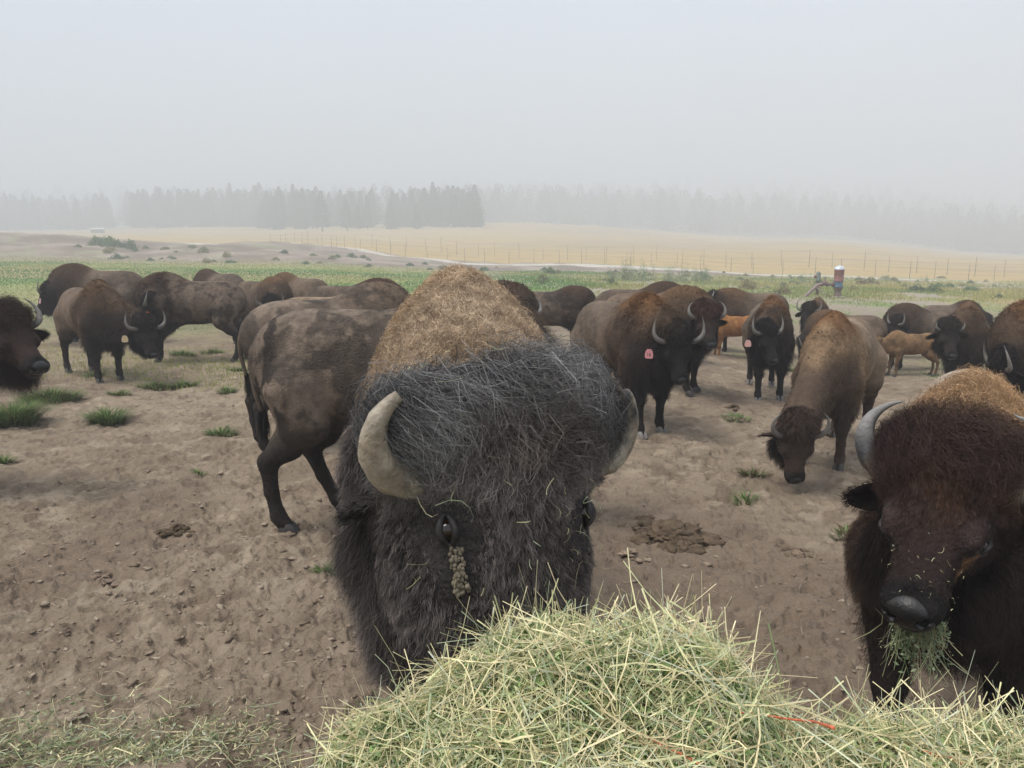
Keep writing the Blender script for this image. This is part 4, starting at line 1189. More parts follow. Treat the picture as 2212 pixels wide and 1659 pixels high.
HERO_BULL = dict(c=[(.085, .095, -.06), (.135, .256, -.05), (.01, .282, .0), (-.035, .222, .05)], r=.038, tip=.5, col='mud')
HORN_R = dict(c=[(.08, .10, -.07), (.11, .25, -.07), (-.09, .36, .01), (-.115, .16, .07)], r=.048, tip=.0, col='black')

def bull_extra(P, N, h, hw, cr, ct, L, D, keep, rng, rig):
    n = len(P); hx, hy, hz = h[:, 0], h[:, 1], h[:, 2]
    wob = .07 * fbm(P, 9, 3, 4)
    roll_ = sst(.0, 1, np.clip(hw * 1.5, 0, 1)) * sst(.0, -.06, hx - 3.0 * hy * hy + wob + .01) * sst(-.30, -.14, hz)      # the thick roll of wool from horn to horn
    mid = roll_ * sst(.22, .10, np.abs(hy + .03)) * sst(-.13, -.05, hz)
    lock = (.75 + .5 * (fbm(P, 11, 2, 70) > .05))[:, None]
    g = np.array([.37, .362, .355]) * rng.uniform(.65, 1.25, (n, 1)) * lock
    dk = np.array([.13, .124, .12]) * rng.uniform(.6, 1.3, (n, 1)) * lock
    ct = ct * (1 - roll_[:, None]) + dk * roll_[:, None]
    ct = ct * (1 - mid[:, None]) + g * mid[:, None]
    cr = cr + mid[:, None] * .05
    cr = cr * (1 - roll_[:, None]) + (np.array([.022, .022, .024]) + .06 * mid[:, None]) * roll_[:, None]
    fc = hw * (1 - roll_)
    rd = fbm(P, 5, 3, 77)[:, None]
    fcol = np.array([.245, .208, .19]) * (1 + 1.0 * rd) * rng.uniform(.5, 1.5, (n, 1))
    ct = ct * (1 - .8 * fc[:, None]) + fcol * .8 * fc[:, None]
    nk = (1 - hw) * sst(.75, .95, P[:, 0]) * sst(1.25, 1.05, P[:, 2])
    ct = ct * (1 - nk[:, None]) + np.array([.21, .18, .165]) * rng.uniform(.4, 1.7, (n, 1)) * nk[:, None]
    L = L * (1 - .35 * nk)
    L = L + roll_ * .010 + mid * .055 * rng.random(n) ** 1.5
    D = D + mid[:, None] * (rig.rot[:, 0].astype(float) * .9 + np.array([0, 0, -.6]))
    # the forehead and nose bridge hair sweeps sideways away from the midline
    side = rig.rot[:, 1].astype(float)[None] * np.tanh(hy * 12)[:, None]
    D = D + fc[:, None] * side * .7
    return cr, ct, L, norm(D) * (.9 + .2 * rng.random((n, 1))), keep
def dark_extra(P, N, h, hw, cr, ct, L, D, keep, rng, rig):
    n = len(P); hx, hy, hz = h[:, 0], h[:, 1], h[:, 2]
    crown = hw * sst(.16, .04, hx) * sst(-.18, -.08, hz)
    rd = fbm(P, 6, 3, 78)[:, None]
    ct = ct * (1 - .8 * crown[:, None]) + np.array([.060, .036, .034]) * (1 + .8 * rd) * rng.uniform(.3, 2.0, (n, 1)) * .8 * crown[:, None]
    fr = hw * sst(.05, .14, hx) * sst(.30, .20, hx) * sst(.12, .06, np.abs(hy)) * sst(0, .3, fbm(P, 8, 2, 79) + .12)
    ct = ct * (1 - .6 * fr[:, None]) + np.array([.13, .065, .035]) * .6 * fr[:, None]
    side = rig.rot[:, 1].astype(float)[None] * np.tanh(hy * 9)[:, None]
    D = D + (hw * sst(.12, .0, hx))[:, None] * side * .8
    for ee in (1, -1):
        e_ = np.linalg.norm(h - np.array([.245, .15 * ee, -.10]), axis=1); nr_ = sst(.10, .05, e_)[:, None]
        ct = ct * (1 - nr_) + np.array([.13, .112, .105]) * nr_; cr = cr * (1 - nr_) + np.array([.05, .044, .042]) * nr_
    tf = sst(.055, .03, np.linalg.norm((h - np.array([.335, .135, -.125])) * np.array([.6, 1, 1]), axis=1))
    ct = ct * (1 - tf[:, None]) + np.array([.36, .21, .11]) * tf[:, None]; cr = cr * (1 - tf[:, None]) + np.array([.20, .11, .06]) * tf[:, None]
    L = L + crown * .02 + tf * .02
    return cr, ct, L, D, keep

def front_focus(cen, n, h, hw):
    return np.where(cen[:, 0] > .05, 1.0, .12) * (1 + 1.2 * hw) * np.where(cen[:, 2] > .75, 1, .25)

G = 'bison of the herd'
BULL_FACE = (((.25, 0, -.16), (.26, .185, .135)), ((.11, 0, -.10), (.17, .17, .125)), ((.06, 0, -.28), (.21, .19, .17)), ((.33, 0, -.26), (.18, .125, .115)))
bull, bull_rig, bull_k = herd('huge woolly bull with grizzled head and golden hump feeding at the hay', 978, 3.33, -81, 1.27, poll=(1106, 903, 1.84), hh=-54, pitch=-66, roll=0, tilt=-6,
     coat='bull', vox=.016, nfur=400000, wide=1.16, mop=(.095, .250, .090, -.02), hwid=1.0, horns=HERO_BULL, fat=.80, seed=2, extra=bull_extra, focus=front_focus, beard=.6, neckk=.88, headcol=(.052, .045, .043),
     eye=(.195, -.065), eyea=50, eyes_k=.9, prims=BULL_FACE, rootk=.38, ear=.7, strandw=.52, facelen=2.2, woollen=.55, nclump=30, crust=-1)
cow3, cow3_rig, cow3_k = herd('black-faced cow with big curved horns and hay hanging from its mouth', 2070, 3.11, -120, 1.05, poll=(2050, 972, 2.44), hh=-124, pitch=-41, roll=4, tilt=-5,
     coat='hero', vox=.016, nfur=240000, wide=.95, mop=1.0, horns=HORN_R, seed=3, extra=dark_extra, focus=front_focus, headcol=(.055, .034, .029), legs=((.1, .03), (.05, 0), (0, 0), (-.08, 0)), rootk=.4, strandw=.62, woollen=1.15, hwid=.60, fat=.72, neckk=.64, eard=-.08, hump=.84, chestk=.35, nclump=24)
herd('big brown bison standing side-on directly behind the bull, rump and hind legs showing', 897, 5.62, 0, 1.15, coat='mud', vox=.018, nfur=60000, neck=(0, -30, .6), pitch=-80,
     legs=((0, 0), (.1, 0), (.30, 0), (.0, 0)), patch=.5, wet=True, seed=4, headcol=(.03, .022, .018), focus=lambda c, n, h, hw: np.where(c[:, 0] < .2, 2.2, .5))
herd('shaggy reddish-brown bearded head reaching in at the left edge', -290, 6.3, 0, 1.04, poll=(12, 676, 6.15), hh=-27, pitch=-38, coat='edge', vox=.018, nfur=36000, horns='hook', seed=5, headcol=(.038, .024, .019), mop=1.1, beard=1.5)
herd('matted grey bison with shedding wool seen over the back of the brown one', 748, 8.3, 38, 1.08, coat='grey', vox=.024, nfur=20000, neck=(0, -25, .6), seed=6, patch=.5)
herd('pale tan cow grazing head-down with long golden-brown hump ridge', 1812, 7.55, -124, .95, poll=(1730, 915, 6.25), hh=-92, pitch=-84, coat='tan', vox=.020, nfur=42000, horns='hook', seed=7, headcol=(.045, .024, .017), legs=((.02, 0), (.18, 0), (0, 0), (-.12, 0)), patch=.3, hwid=.8, neckk=.8, woollen=.55, hump=.93)
herd('horned cow staring ahead with pink numbered ear tag', 1356, 8.95, -67, 1.0, poll=(1466, 716, 8.15), hh=-82, pitch=-64, coat='rust', vox=.020, nfur=42000, seed=8, tagc=(.62, .27, .29), tagside=-1, tagtext='16', legs=((0, 0), (.12, 0), (.05, 0), (-.10, 0)), hoofc=(.20, .185, .17), headcol=(.018, .016, .016))
herd('dark cow walking forward with pale pink tag below its left-hand horn', 1662, 11.3, -103, .93, poll=(1658, 704, 10.4), hh=-70, pitch=-58, coat='rust', vox=.024, nfur=24000, seed=9, tagc=(.62, .36, .32), tagside=-1, legs=((.0, 0), (.22, 0), (0, 0), (-.12, 0)), hoofc=(.17, .16, .15))
herd('red-topped bearded bison looking out from behind the pink-tagged cow', 1432, 11.3, -38, .98, poll=(1527, 668, 10.4), hh=-84, pitch=-52, coat='brown', vox=.024, nfur=24000, horns='hook', mop=1.25, seed=10, headcol=(.055, .030, .021), beard=1.3)
herd('dark ridge-backed bison farthest behind the red-topped one', 1396, 14.2, 3, .93, coat='dark', vox=.03, nfur=9000, neck=(0, -35, .6), seed=11)
herd('bison standing side-on between the bull hump and the pink-tagged cow', 1207, 14.9, 4, .87, coat='dark', vox=.028, nfur=14000, neck=(-10, -42, .6), pitch=-80, seed=12, patch=.5, legs=((0, 0), (.1, 0), (0, 0), (-.1, 0)))
herd('black-headed horned bison peering past the right side of the bull hump', 1033, 11.2, -8, 1.03, poll=(1137, 664, 10.6), hh=-42, pitch=-48, coat='dark', vox=.024, nfur=16000, seed=13)
herd('tawny brown bison facing left just behind the orange calf', 1608, 16.5, 180, .90, poll=(1535, 636, 16.3), hh=180, pitch=-48, coat='brown', vox=.03, nfur=9000, horns='hook', seed=14)
herd('bright orange calf with yellow ear tag behind two dark cows', 1585, 15.6, 180, .60, coat='calf', calf=True, horns=None, vox=.03, nfur=6000, seed=15, neck=(12, -12, .5), pitch=-40, tagc=(.75, .48, .06), tagside=1, group='calves in the herd')
herd('small bison facing the viewer in front of the red water pump', 1768, 16.0, -112, .88, poll=(1748, 661, 15.4), hh=-118, pitch=-52, coat='brown', vox=.028, nfur=10000, horns='up', seed=16, tagc=(.62, .52, .34), tagside=1)
herd('low brown back of a bison grazing behind the pale tan cow', 1822, 15.0, 168, .78, coat='brown', vox=.03, nfur=8000, neck=(0, -50, .6), pitch=-85, seed=17)
herd('tawny-humped bison facing the viewer behind the brown calf', 2092, 12.0, -122, .93, poll=(2052, 700, 11.2), hh=-98, pitch=-56, coat='brown', vox=.024, nfur=18000, horns='small', seed=18, headcol=(.03, .024, .02))
herd('brown calf standing side-on facing left at right of the tan cow', 1972, 14.6, 182, .58, coat='calf2', calf=True, horns=None, vox=.024, nfur=9000, seed=19, neck=(4, 2, .5), pitch=-28, group='calves in the herd')
herd('dark curly bison bending over the brown calf with one white horn showing', 1993, 15.6, 176, .86, poll=(1936, 690, 15.2), hh=190, pitch=-62, coat='dark', vox=.028, nfur=12000, seed=20)
herd('dark bison with small ear pricked behind the curly one', 1988, 17.4, 178, .80, poll=(1948, 672, 17.2), hh=180, pitch=-40, coat='brown', vox=.032, nfur=6000, horns=None, seed=21)
herd('farthest bison at right with low head and horns facing right', 2065, 18.5, 2, .82, poll=(2136, 684, 18.3), hh=0, pitch=-55, coat='dark', vox=.032, nfur=7000, seed=22, horns='small')
herd('dark-maned bison with golden-brown hump cut by the right edge', 2318, 7.9, 178, 1.0, poll=(2160, 772, 7.7), hh=172, pitch=-78, coat='rust', vox=.024, nfur=22000, horns='up', seed=23)
herd('long dark bison farthest left, facing left with pink tag', 203, 16.5, 180, 1.08, poll=(100, 620, 16.2), hh=183, pitch=-55, coat='dark', vox=.028, nfur=14000, seed=24, horns='up', tagc=(.6, .35, .36), tagside=1)
herd('brown cow with white horns and cream ear tag standing at left', 200, 12.2, -44, .99, poll=(314, 694, 11.45), hh=-42, pitch=-62, coat='brown', vox=.022, nfur=34000, seed=25, tagc=(.55, .44, .26), tagside=-1, legs=((0, 0), (.08, 0), (.02, 0), (-.08, 0)), headcol=(.02, .017, .016))
herd('dark bison side-on with orange tag, head tucked behind the cream-tagged cow', 402, 14.0, 184, 1.02, poll=(318, 645, 13.4), hh=202, pitch=-50, coat='dark', vox=.024, nfur=24000, seed=26, tagc=(.75, .16, .06), tagside=1, legs=((0, 0), (.12, 0), (0, 0), (-.14, 0)), patch=.5)
herd('only the round dark back of a bison far off on the green grass', 468, 20.5, 150, .95, coat='dark', vox=.034, nfur=6000, neck=(0, -45, .6), seed=27)
herd('rusty brown bison turning its horned head to the viewer, left of the grey one', 574, 16.0, -40, .95, poll=(583, 648, 14.7), hh=-88, pitch=-80, coat='brown', vox=.026, nfur=16000, seed=28, legs=((0, 0), (.1, 0), (0, 0), (-.2, 0)))
herd('shaggy bison facing away right behind the one with upright horns', 640, 18.4, 152, .93, coat='brown', vox=.032, nfur=7000, neck=(0, -40, .6), seed=29)
herd('black-maned bison facing right with upright horns, left of the bull hump', 778, 14.0, 4, .97, poll=(862, 642, 13.9), hh=10, pitch=-62, coat='dark', vox=.026, nfur=14000, seed=30, horns='up', tagc=(.6, .3, .3), tagside=-1)
herd('light brown back between the matted grey bison and the black-maned one', 742, 11.4, 12, .95, coat='tan', vox=.028, nfur=10000, neck=(0, -50, .6), pitch=-80, seed=31, patch=.5)
# ------------------------------------------------------------------ hay on the trailer edge, straw, tufts, dung
M_HAY = vcol_mat('hay', .65, .25, trans=.2)
M_HAYCORE = flat_mat('hay_core', (.05, .06, .025), .9, .1, noise=60, amt=.5, bump=(60, 1, .02))  # core colour kept dark to paint the shade in gaps between stalks
HB = [  # x, y, rx, ry, top
    (.10, 1.16, .26, .22, 1.475), (.22, 1.20, .20, .18, 1.470), (.02, 1.02, .24, .22, 1.42), (.24, 1.05, .24, .24, 1.44), (-.04, .86, .24, .22, 1.35), (.12, .80, .34, .26, 1.40),
    (.40, .84, .30, .22, 1.36), (.58, 1.0, .17, .16, 1.42), (.72, .95, .24, .20, 1.42), (.58, .80, .30, .22, 1.40), (-.24, .70, .22, .16, 1.27), (-.24, 1.0, .20, .17, 1.30), (-.12, 1.10, .20, .17, 1.36), (-.34, .84, .2, .2, 1.27), (.98, .85, .3, .25, 1.385)]
def hay_h(x, y, which=None):
    z = np.full_like(x, .0)
    for i, (cx, cy, rx, ry, tp) in enumerate(HB):
        q = ((x - cx) / rx) ** 2 + ((y - cy) / ry) ** 2
        z = np.maximum(z, np.where(q * .75 < 1, 1.10 + (tp - 1.10) * np.clip(1.0 - q * .75, 0, 1) ** .42, 0))
    p = np.stack([x, y, x * 0], 1)
    return z + fbm(p, 4.5, 4, 71, .6) * .11 + np.abs(fbm(p, 16, 2, 72)) * -.03
HCOL = np.array([(.62, .66, .36), (.76, .72, .42), (.90, .80, .50), (.40, .48, .25), (.48, .56, .36), (.16, .24, .10), (.74, .62, .40), (.64, .68, .52)])
HW = np.array([.14, .13, .17, .12, .13, .12, .07, .12])
def stalks(P, D, L, Wd, C_, rng, nseg=3, bend=.25):
    n = len(P); nseg = max(nseg, 4); b = norm(rng.normal(0, 1, (n, 3))) * bend
    kk = rng.uniform(.3, .7, n); ka = norm(rng.normal(0, 1, (n, 3))) * (rng.random(n) < .45)[:, None] * rng.uniform(.2, .9, (n, 1))
    side = norm(np.cross(D, rng.normal(0, 1, (n, 3))))
    V = np.empty((n, 2 * nseg + 2, 3)); Cc = np.empty((n, 2 * nseg + 2, 3)); wob = rng.uniform(.7, 1.3, (n, nseg + 1))
    for k in range(nseg + 1):
        t = k / nseg
        c = P + D * (L * (t - .5))[:, None] + b * (L * (t - .5) ** 2)[:, None] * 2.6 + ka * (L * np.maximum(t - kk, 0))[:, None]
        w = Wd[:, None] * .5 * wob[:, k:k + 1] * (1 - .35 * t)
        V[:, 2 * k] = c - side * w; V[:, 2 * k + 1] = c + side * w
        cc = C_ * (1 + .18 * (wob[:, k:k + 1] - 1) * 3); Cc[:, 2 * k] = cc; Cc[:, 2 * k + 1] = cc
    m = 2 * nseg + 2; base = (np.arange(n) * m)[:, None]
    F = np.concatenate([base + np.array([[2 * k, 2 * k + 1, 2 * k + 3, 2 * k + 2]]) for k in range(nseg)])
    return V.reshape(-1, 3), F, Cc.reshape(-1, 3)
def leaves(P, rng, size, C_):
    n = len(P); d = norm(rng.normal(0, 1, (n, 3)) * np.array([1, 1, .5])); s = norm(np.cross(d, rng.normal(0, 1, (n, 3)))); l = (size * rng.uniform(.5, 1.4, n))[:, None]
    V = np.stack([P - d * l, P + s * l * .38, P + d * l, P - s * l * .38], 1).reshape(-1, 3)
    return V, (np.arange(n) * 4)[:, None] + np.array([[0, 1, 2, 3]]), np.repeat(C_, 4, 0)
def join(parts):
    Vs, Fs, Cs, o = [], [], [], 0
    for v, f, c in parts:
        Vs.append(v); Fs.append(f + o); Cs.append(c); o += len(v)
    return np.concatenate(Vs), np.concatenate(Fs), np.concatenate(Cs)
def hay_heap(name, label, x0, x1, y0, y1, n, seed, cut):
    rng = np.random.default_rng(seed)
    # core down to the ground
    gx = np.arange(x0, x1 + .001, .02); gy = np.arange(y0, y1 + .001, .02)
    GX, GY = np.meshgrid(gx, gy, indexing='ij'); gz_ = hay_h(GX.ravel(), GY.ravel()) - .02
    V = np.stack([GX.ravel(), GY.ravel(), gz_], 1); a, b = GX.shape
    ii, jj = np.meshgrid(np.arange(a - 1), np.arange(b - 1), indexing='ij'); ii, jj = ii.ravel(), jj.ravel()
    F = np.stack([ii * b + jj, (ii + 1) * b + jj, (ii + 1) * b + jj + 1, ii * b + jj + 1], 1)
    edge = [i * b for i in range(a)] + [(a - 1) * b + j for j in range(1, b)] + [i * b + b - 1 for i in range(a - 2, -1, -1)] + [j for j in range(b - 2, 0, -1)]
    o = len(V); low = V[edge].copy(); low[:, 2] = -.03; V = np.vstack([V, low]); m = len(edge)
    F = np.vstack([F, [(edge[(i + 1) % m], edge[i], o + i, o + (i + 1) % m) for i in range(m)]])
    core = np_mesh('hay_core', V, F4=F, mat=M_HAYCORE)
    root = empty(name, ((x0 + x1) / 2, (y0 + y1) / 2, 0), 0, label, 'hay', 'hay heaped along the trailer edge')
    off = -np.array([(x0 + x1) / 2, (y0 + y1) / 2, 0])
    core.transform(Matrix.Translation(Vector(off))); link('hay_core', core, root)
    # loose surface
    parts = []
    def sample(n):
        x = rng.uniform(x0 - .01, x1 + .01, n * 3); y = rng.uniform(y0 - .01, y1 + .01, n * 3)
        z = hay_h(x, y); k = z > 1.115
        k &= rng.random(len(x)) < .55 + .45 * (z > 1.3)
        x, y, z = x[k][:n], y[k][:n], z[k][:n]
        e = .01
        N = norm(np.stack([-(hay_h(x + e, y) - z) / e, -(hay_h(x, y + e) - z) / e, np.ones_like(x)], 1))
        return np.stack([x, y, z], 1), N
    def cols(n, w=HW): 
        i = rng.choice(len(HCOL), n, p=w / w.sum()); return HCOL[i] * rng.uniform(.65, 1.2, (n, 1))
    P, N = sample(n)
    D = rng.normal(0, 1, P.shape); D = norm(D - N * (D * N).sum(1, keepdims=True) * .85)
    parts.append(stalks(P + N * rng.uniform(-.032, .012, (len(P), 1)), D, rng.uniform(.012, .060, len(P)), rng.uniform(.0008, .0024, len(P)), cols(len(P)), rng))
    P, N = sample(n // 9)
    D = rng.normal(0, 1, P.shape); D = norm(D - N * (D * N).sum(1, keepdims=True) * .75)
    parts.append(stalks(P + N * rng.uniform(-.01, .022, (len(P), 1)), D, rng.uniform(.08, .20, len(P)), rng.uniform(.0012, .0030, len(P)), cols(len(P), np.array([.1, .25, .4, .05, .1, .0, .15, .1])), rng, 5, .35))
    P, N = sample(int(n * 1.7))
    lc = np.array([(.48, .57, .27), (.27, .40, .15), (.62, .66, .38), (.10, .17, .05)])[rng.integers(0, 4, len(P))] * rng.uniform(.7, 1.2, (len(P), 1))
    parts.append(leaves(P + N * rng.uniform(-.03, .012, (len(P), 1)), rng, .0075, lc))
    # sprigs standing off the silhouette
    P, N = sample(n // (40 if x0 < .2 else 22))
    D = norm(N + rng.normal(0, .6, P.shape))
    parts.append(stalks(P + D * .015, D, rng.uniform(.03, .08, len(P)), rng.uniform(.001, .0022, len(P)), cols(len(P)), rng, 4, .35))
    V, F, cc = join(parts)
    o = link('hay_stalks', np_mesh('hay_stalks', V + off, F4=F, mat=M_HAY, col=cc, smooth=False), root)
    tag(o, kind='stuff')
    return root
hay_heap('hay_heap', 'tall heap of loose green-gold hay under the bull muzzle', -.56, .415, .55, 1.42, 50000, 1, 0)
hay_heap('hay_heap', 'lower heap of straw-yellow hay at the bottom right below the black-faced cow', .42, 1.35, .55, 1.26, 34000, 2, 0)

# orange baling twine, lying on the hay
M_TWINE = flat_mat('orange_twine', (.62, .17, .085), .7, .3, noise=200, amt=.3, bump=(300, .6, .002))
def twine(pxs, label):
    P = []
    for a, b, y in pxs:
        if y > 0: P.append(at(a, b, y)); continue
        ys = np.linspace(.55, 1.5, 400); q = np.array([at(a, b, v_) for v_ in ys]); i = int(np.argmax(q[:, 2] < hay_h(q[:, 0], q[:, 1]) + .014)); P.append(q[i])
    P = np.array(P); t = np.linspace(0, len(P) - 1, len(P) * 10); Q = np.stack([np.interp(t, range(len(P)), P[:, i]) for i in range(3)], 1)
    Q[1:-1] = (Q[:-2] + Q[1:-1] * 2 + Q[2:]) / 4
    v, f, f3 = tube(Q, [.0017] * len(Q), 8)
    tag(link('baling_twine', np_mesh('baling_twine', v, F4=f, F3=f3, mat=M_TWINE)), label, 'twine')
twine(((1372, 1580, 0), (1400, 1592, 0), (1432, 1612, 0), (1470, 1628, 0), (1500, 1645, 0), (1560, 1682, 0)), 'orange twine lying across the front of the tall hay heap')
twine(((1600, 1540, 0), (1640, 1543, 1.0), (1700, 1553, 1.0), (1760, 1559, 1.0), (1800, 1572, 0)), 'orange twine stretched between the two hay heaps')
twine(((1985, 1618, 0), (2015, 1630, 0), (2050, 1636, 0), (2080, 1652, 0)), 'short end of orange twine poking from the right heap')

# straw scattered on the dirt in front and littering the pen
rng = np.random.default_rng(9)
parts = []
n = 1500
u = rng.normal(220, 260, n); v_ = 1659 - np.abs(rng.normal(0, 60, n))
dd = [at(a, b, 1.0) for a, b in zip(u, v_)]
gx = np.array([p[0] * EYE / (EYE - p[2]) for p in dd]); gy = np.array([EYE / (EYE - p[2]) for p in dd])
k = u < 640
gx, gy = gx[k], gy[k]; n = len(gx)
P = np.stack([gx, gy, rough_z(gx, gy) + rng.uniform(.004, .03, n)], 1)
D = norm(np.stack([rng.normal(0, 1, n), rng.normal(0, 1, n), rng.normal(0, .15, n)], 1))
parts.append(stalks(P, D, rng.uniform(.03, .16, n), rng.uniform(.002, .005, n), HCOL[rng.integers(0, 8, n)] * rng.uniform(.6, 1.05, (n, 1)), rng, 3, .3))
n = 1500; k = rng.choice(len(P), n); P2 = P[k] + rng.normal(0, .03, (n, 3)) * np.array([1, 1, .1])
parts.append(leaves(P2, rng, .012, HCOL[rng.integers(0, 8, n)] * rng.uniform(.4, .9, (n, 1))))
V, F, cc = join(parts)
tag(link('scattered_hay', np_mesh('scattered_hay', V, F4=F, mat=M_HAY, col=cc, smooth=False)), 'thin mat of trampled hay on the dirt at bottom left', 'hay', kind='stuff')
n = 2400
d = 3.0 * (16 / 3.0) ** rng.random(n); u = rng.uniform(-50, 2300, n)
gx = (u - CXP) / FPX * d
P = np.stack([gx, d, rough_z(gx, d) + .006], 1); D = norm(np.stack([rng.normal(0, 1, n), rng.normal(0, 1, n), rng.normal(0, .1, n)], 1))
V, F, cc = stalks(P, D, rng.uniform(.02, .12, n), rng.uniform(.002, .004, n), np.array([.50, .42, .30]) * rng.uniform(.6, 1.1, (n, 1)), rng, 3, .4)
tag(link('straw_litter', np_mesh('straw_litter', V, F4=F, mat=M_HAY, col=cc, smooth=False)), 'stray straws strewn over the trampled dirt', 'straw', kind='stuff')
# clods and crumbs of dirt
M_CLOD = vcol_mat('clod', .95, .08, noise=30, amt=.3, bump=(60, .8, .01))
n = 8000
d = 2.8 * (17 / 2.8) ** (rng.random(n)); u = rng.uniform(-80, 2300, n); gx = (u - CXP) / FPX * d
kp = fbm(np.stack([gx, d, gx * 0], 1), .7, 3, 91) + rng.normal(0, .25, n) > -.05; gx, d = gx[kp], d[kp]; n = len(gx)
v0, (q4, q3) = uvsphere(1, 8, 5)
sc = rng.lognormal(-4.75, .48, n)
an = rng.uniform(0, 6.28, n); zz = rough_z(gx, d)
V = np.empty((n, len(v0), 3)); ns = 1 + .35 * rng.normal(0, 1, (n, len(v0), 1)).clip(-1.3, 1.3)
vv = v0[None] * ns * np.stack([rng.uniform(.8, 1.7, n), rng.uniform(.7, 1.1, n), rng.uniform(.25, .5, n)], 1)[:, None] * sc[:, None, None]
V[..., 0] = vv[..., 0] * np.cos(an)[:, None] - vv[..., 1] * np.sin(an)[:, None] + gx[:, None]
V[..., 1] = vv[..., 0] * np.sin(an)[:, None] + vv[..., 1] * np.cos(an)[:, None] + d[:, None]
V[..., 2] = vv[..., 2] + zz[:, None]
nv = len(v0); base = (np.arange(n) * nv)[:, None, None]
F4 = (base + q4[None]).reshape(-1, 4); F3 = (base + q3[None]).reshape(-1, 3)
cc = np.repeat(mixc((.19, .145, .105), (.36, .29, .22), rng.random(n)), nv, 0)
tag(link('dirt_clods', np_mesh('dirt_clods', V.reshape(-1, 3), F4=F4, F3=F3, mat=M_CLOD, col=cc, smooth=False)), 'small crumbs and clods of loose dirt over the pen', 'clods', kind='stuff')

def ground_at(px, py):
    r = ray(px, py); return r[0] * EYE / -r[2], r[1] * EYE / -r[2]
# dung pats and churned lumps
def dung(px, py, rx, ry, h, label, col, seed, n=44):
    x, y = ground_at(px, py); rng = np.random.default_rng(seed)
    Vs, F4s, F3s, o = [], [], [], 0
    s0, (a4, a3) = uvsphere(1, 22, 13)
    for i in range(n):
        q = rng.normal(0, .45, 2); s = rng.uniform(.08, .34) * min(rx, ry)
        v = s0 * np.array([s * rng.uniform(.8, 1.5), s, s * .55])
        v = v * (1 + .8 * fbm(v + i * 3.1, 2.6 / s, 4, seed + i, .7))[:, None]
        v = v + np.array([q[0] * rx, q[1] * ry, max(0, h * (1 - abs(q[0]) - abs(q[1])) * rng.random())])
        Vs.append(v); F4s.append(a4 + o); F3s.append(a3 + o); o += len(v)
    V = np.concatenate(Vs); V[:, 2] = np.maximum(V[:, 2], -.02)
    cc = np.array(col) * (1 + .5 * fbm(V, 20, 3, seed))[:, None]
    ob = link('dung_pat', np_mesh('dung_pat', V, F4=np.concatenate(F4s), F3=np.concatenate(F3s), mat=M_CLOD, col=cc)); ob.location = (x, y, gz(x, y))
    tag(ob, label, 'dung', 'dung and churned lumps in the dirt')
dung(1450, 1160, .30, .22, .11, 'big dark churned dung pat right of the bull', (.12, .088, .060), 1, 150)
dung(1395, 1120, .12, .08, .04, 'small crumbly dung patch above the big churned one', (.13, .09, .06), 2)
dung(1365, 1205, .10, .08, .05, 'pale dried dung crust below the big churned one', (.30, .23, .17), 3, 14)
dung(385, 1150, .12, .09, .06, 'dark dung clump left of the brown bison hind legs', (.10, .072, .048), 4)
dung(235, 1240, .26, .10, .04, 'long flaky dried dung slab on the open dirt at left', (.22, .165, .125), 5, 40)
dung(1710, 1190, .20, .12, .04, 'flat brown dung pat left of the black-faced cow', (.19, .14, .10), 6, 30)
dung(1585, 880, .12, .09, .05, 'small dung clod near the grazing tan cow', (.12, .085, .06), 7, 16)
dung(615, 1545, .035, .03, .03, 'little black dung clod near the bottom hay', (.06, .045, .035), 8, 12)
dung(1370, 1140, .10, .07, .03, 'brown crumb heap at the edge of the big dung pat', (.16, .115, .08), 9, 12)
# green tufts in the dirt
def tuft(px, py, r, h, n, label, seed, dry=.1, lean=.8):
    h *= 1.3; r *= 1.15; n = int(n * 1.25)
    x, y = ground_at(px, py); rng = np.random.default_rng(seed)
    q = rng.random(n) ** .6; a = rng.uniform(0, 6.283, n)
    X_ = np.cos(a) * q * r * .8; Y_ = np.sin(a) * q * r * .55
    col = mixc((.065, .115, .032), (.22, .30, .10), rng.random(n) ** 1.4); dk = rng.random(n) < dry; col[dk] = np.array([.10, .06, .03])
    Z_ = rough_z(X_ + x, Y_ + y) - gz(x, y)
    al = a + rng.normal(0, .5, n); hh = h * rng.uniform(.5, 1.2, n)
    d = np.stack([np.cos(al) * lean * (.25 + q), np.sin(al) * lean * (.25 + q), np.full(n, .9)], 1); d = norm(d)
    s = np.stack([-np.sin(al), np.cos(al), a * 0], 1) * .0042
    P0 = np.stack([X_, Y_, Z_ - .01], 1); P1 = P0 + d * hh[:, None] * .6; P2 = P1 + norm(d * np.array([1.3, 1.3, .35])) * hh[:, None] * .6
    V = np.stack([P0 - s, P0 + s, P1 + s * .9, P1 - s * .9, P2], 1).reshape(-1, 3); b = (np.arange(n) * 5)[:, None]
    ob = link('grass_tuft', np_mesh('grass_tuft', V, F4=b + np.array([[0, 1, 2, 3]]), F3=b + np.array([[3, 2, 4]]), mat=M_GRASS, col=np.repeat(col, 5, 0)))
    ob.location = (x, y, gz(x, y)); tag(ob, label, 'grass tuft', 'green grass tufts in the dirt')
tuft(30, 922, .26, .24, 1100, 'big thick green tuft at the left edge below the bearded head', 1)
tuft(110, 866, .40, .15, 800, 'wide flat green tuft right of the big left-edge tuft', 2, .2)
tuft(232, 914, .20, .17, 520, 'round dark green tuft on open dirt below the cream-tagged cow', 3)
tuft(258, 858, .15, .08, 180, 'thin low tuft left of the long tuft row', 4, .2)
tuft(340, 838, .28, .10, 420, 'long reddish-green tuft row below the dark bison', 5, .3)
tuft(398, 836, .18, .11, 240, 'right end tuft of the long tuft row', 6, .25)
tuft(490, 848, .12, .09, 150, 'small bright tuft left of the brown bison rump', 7)
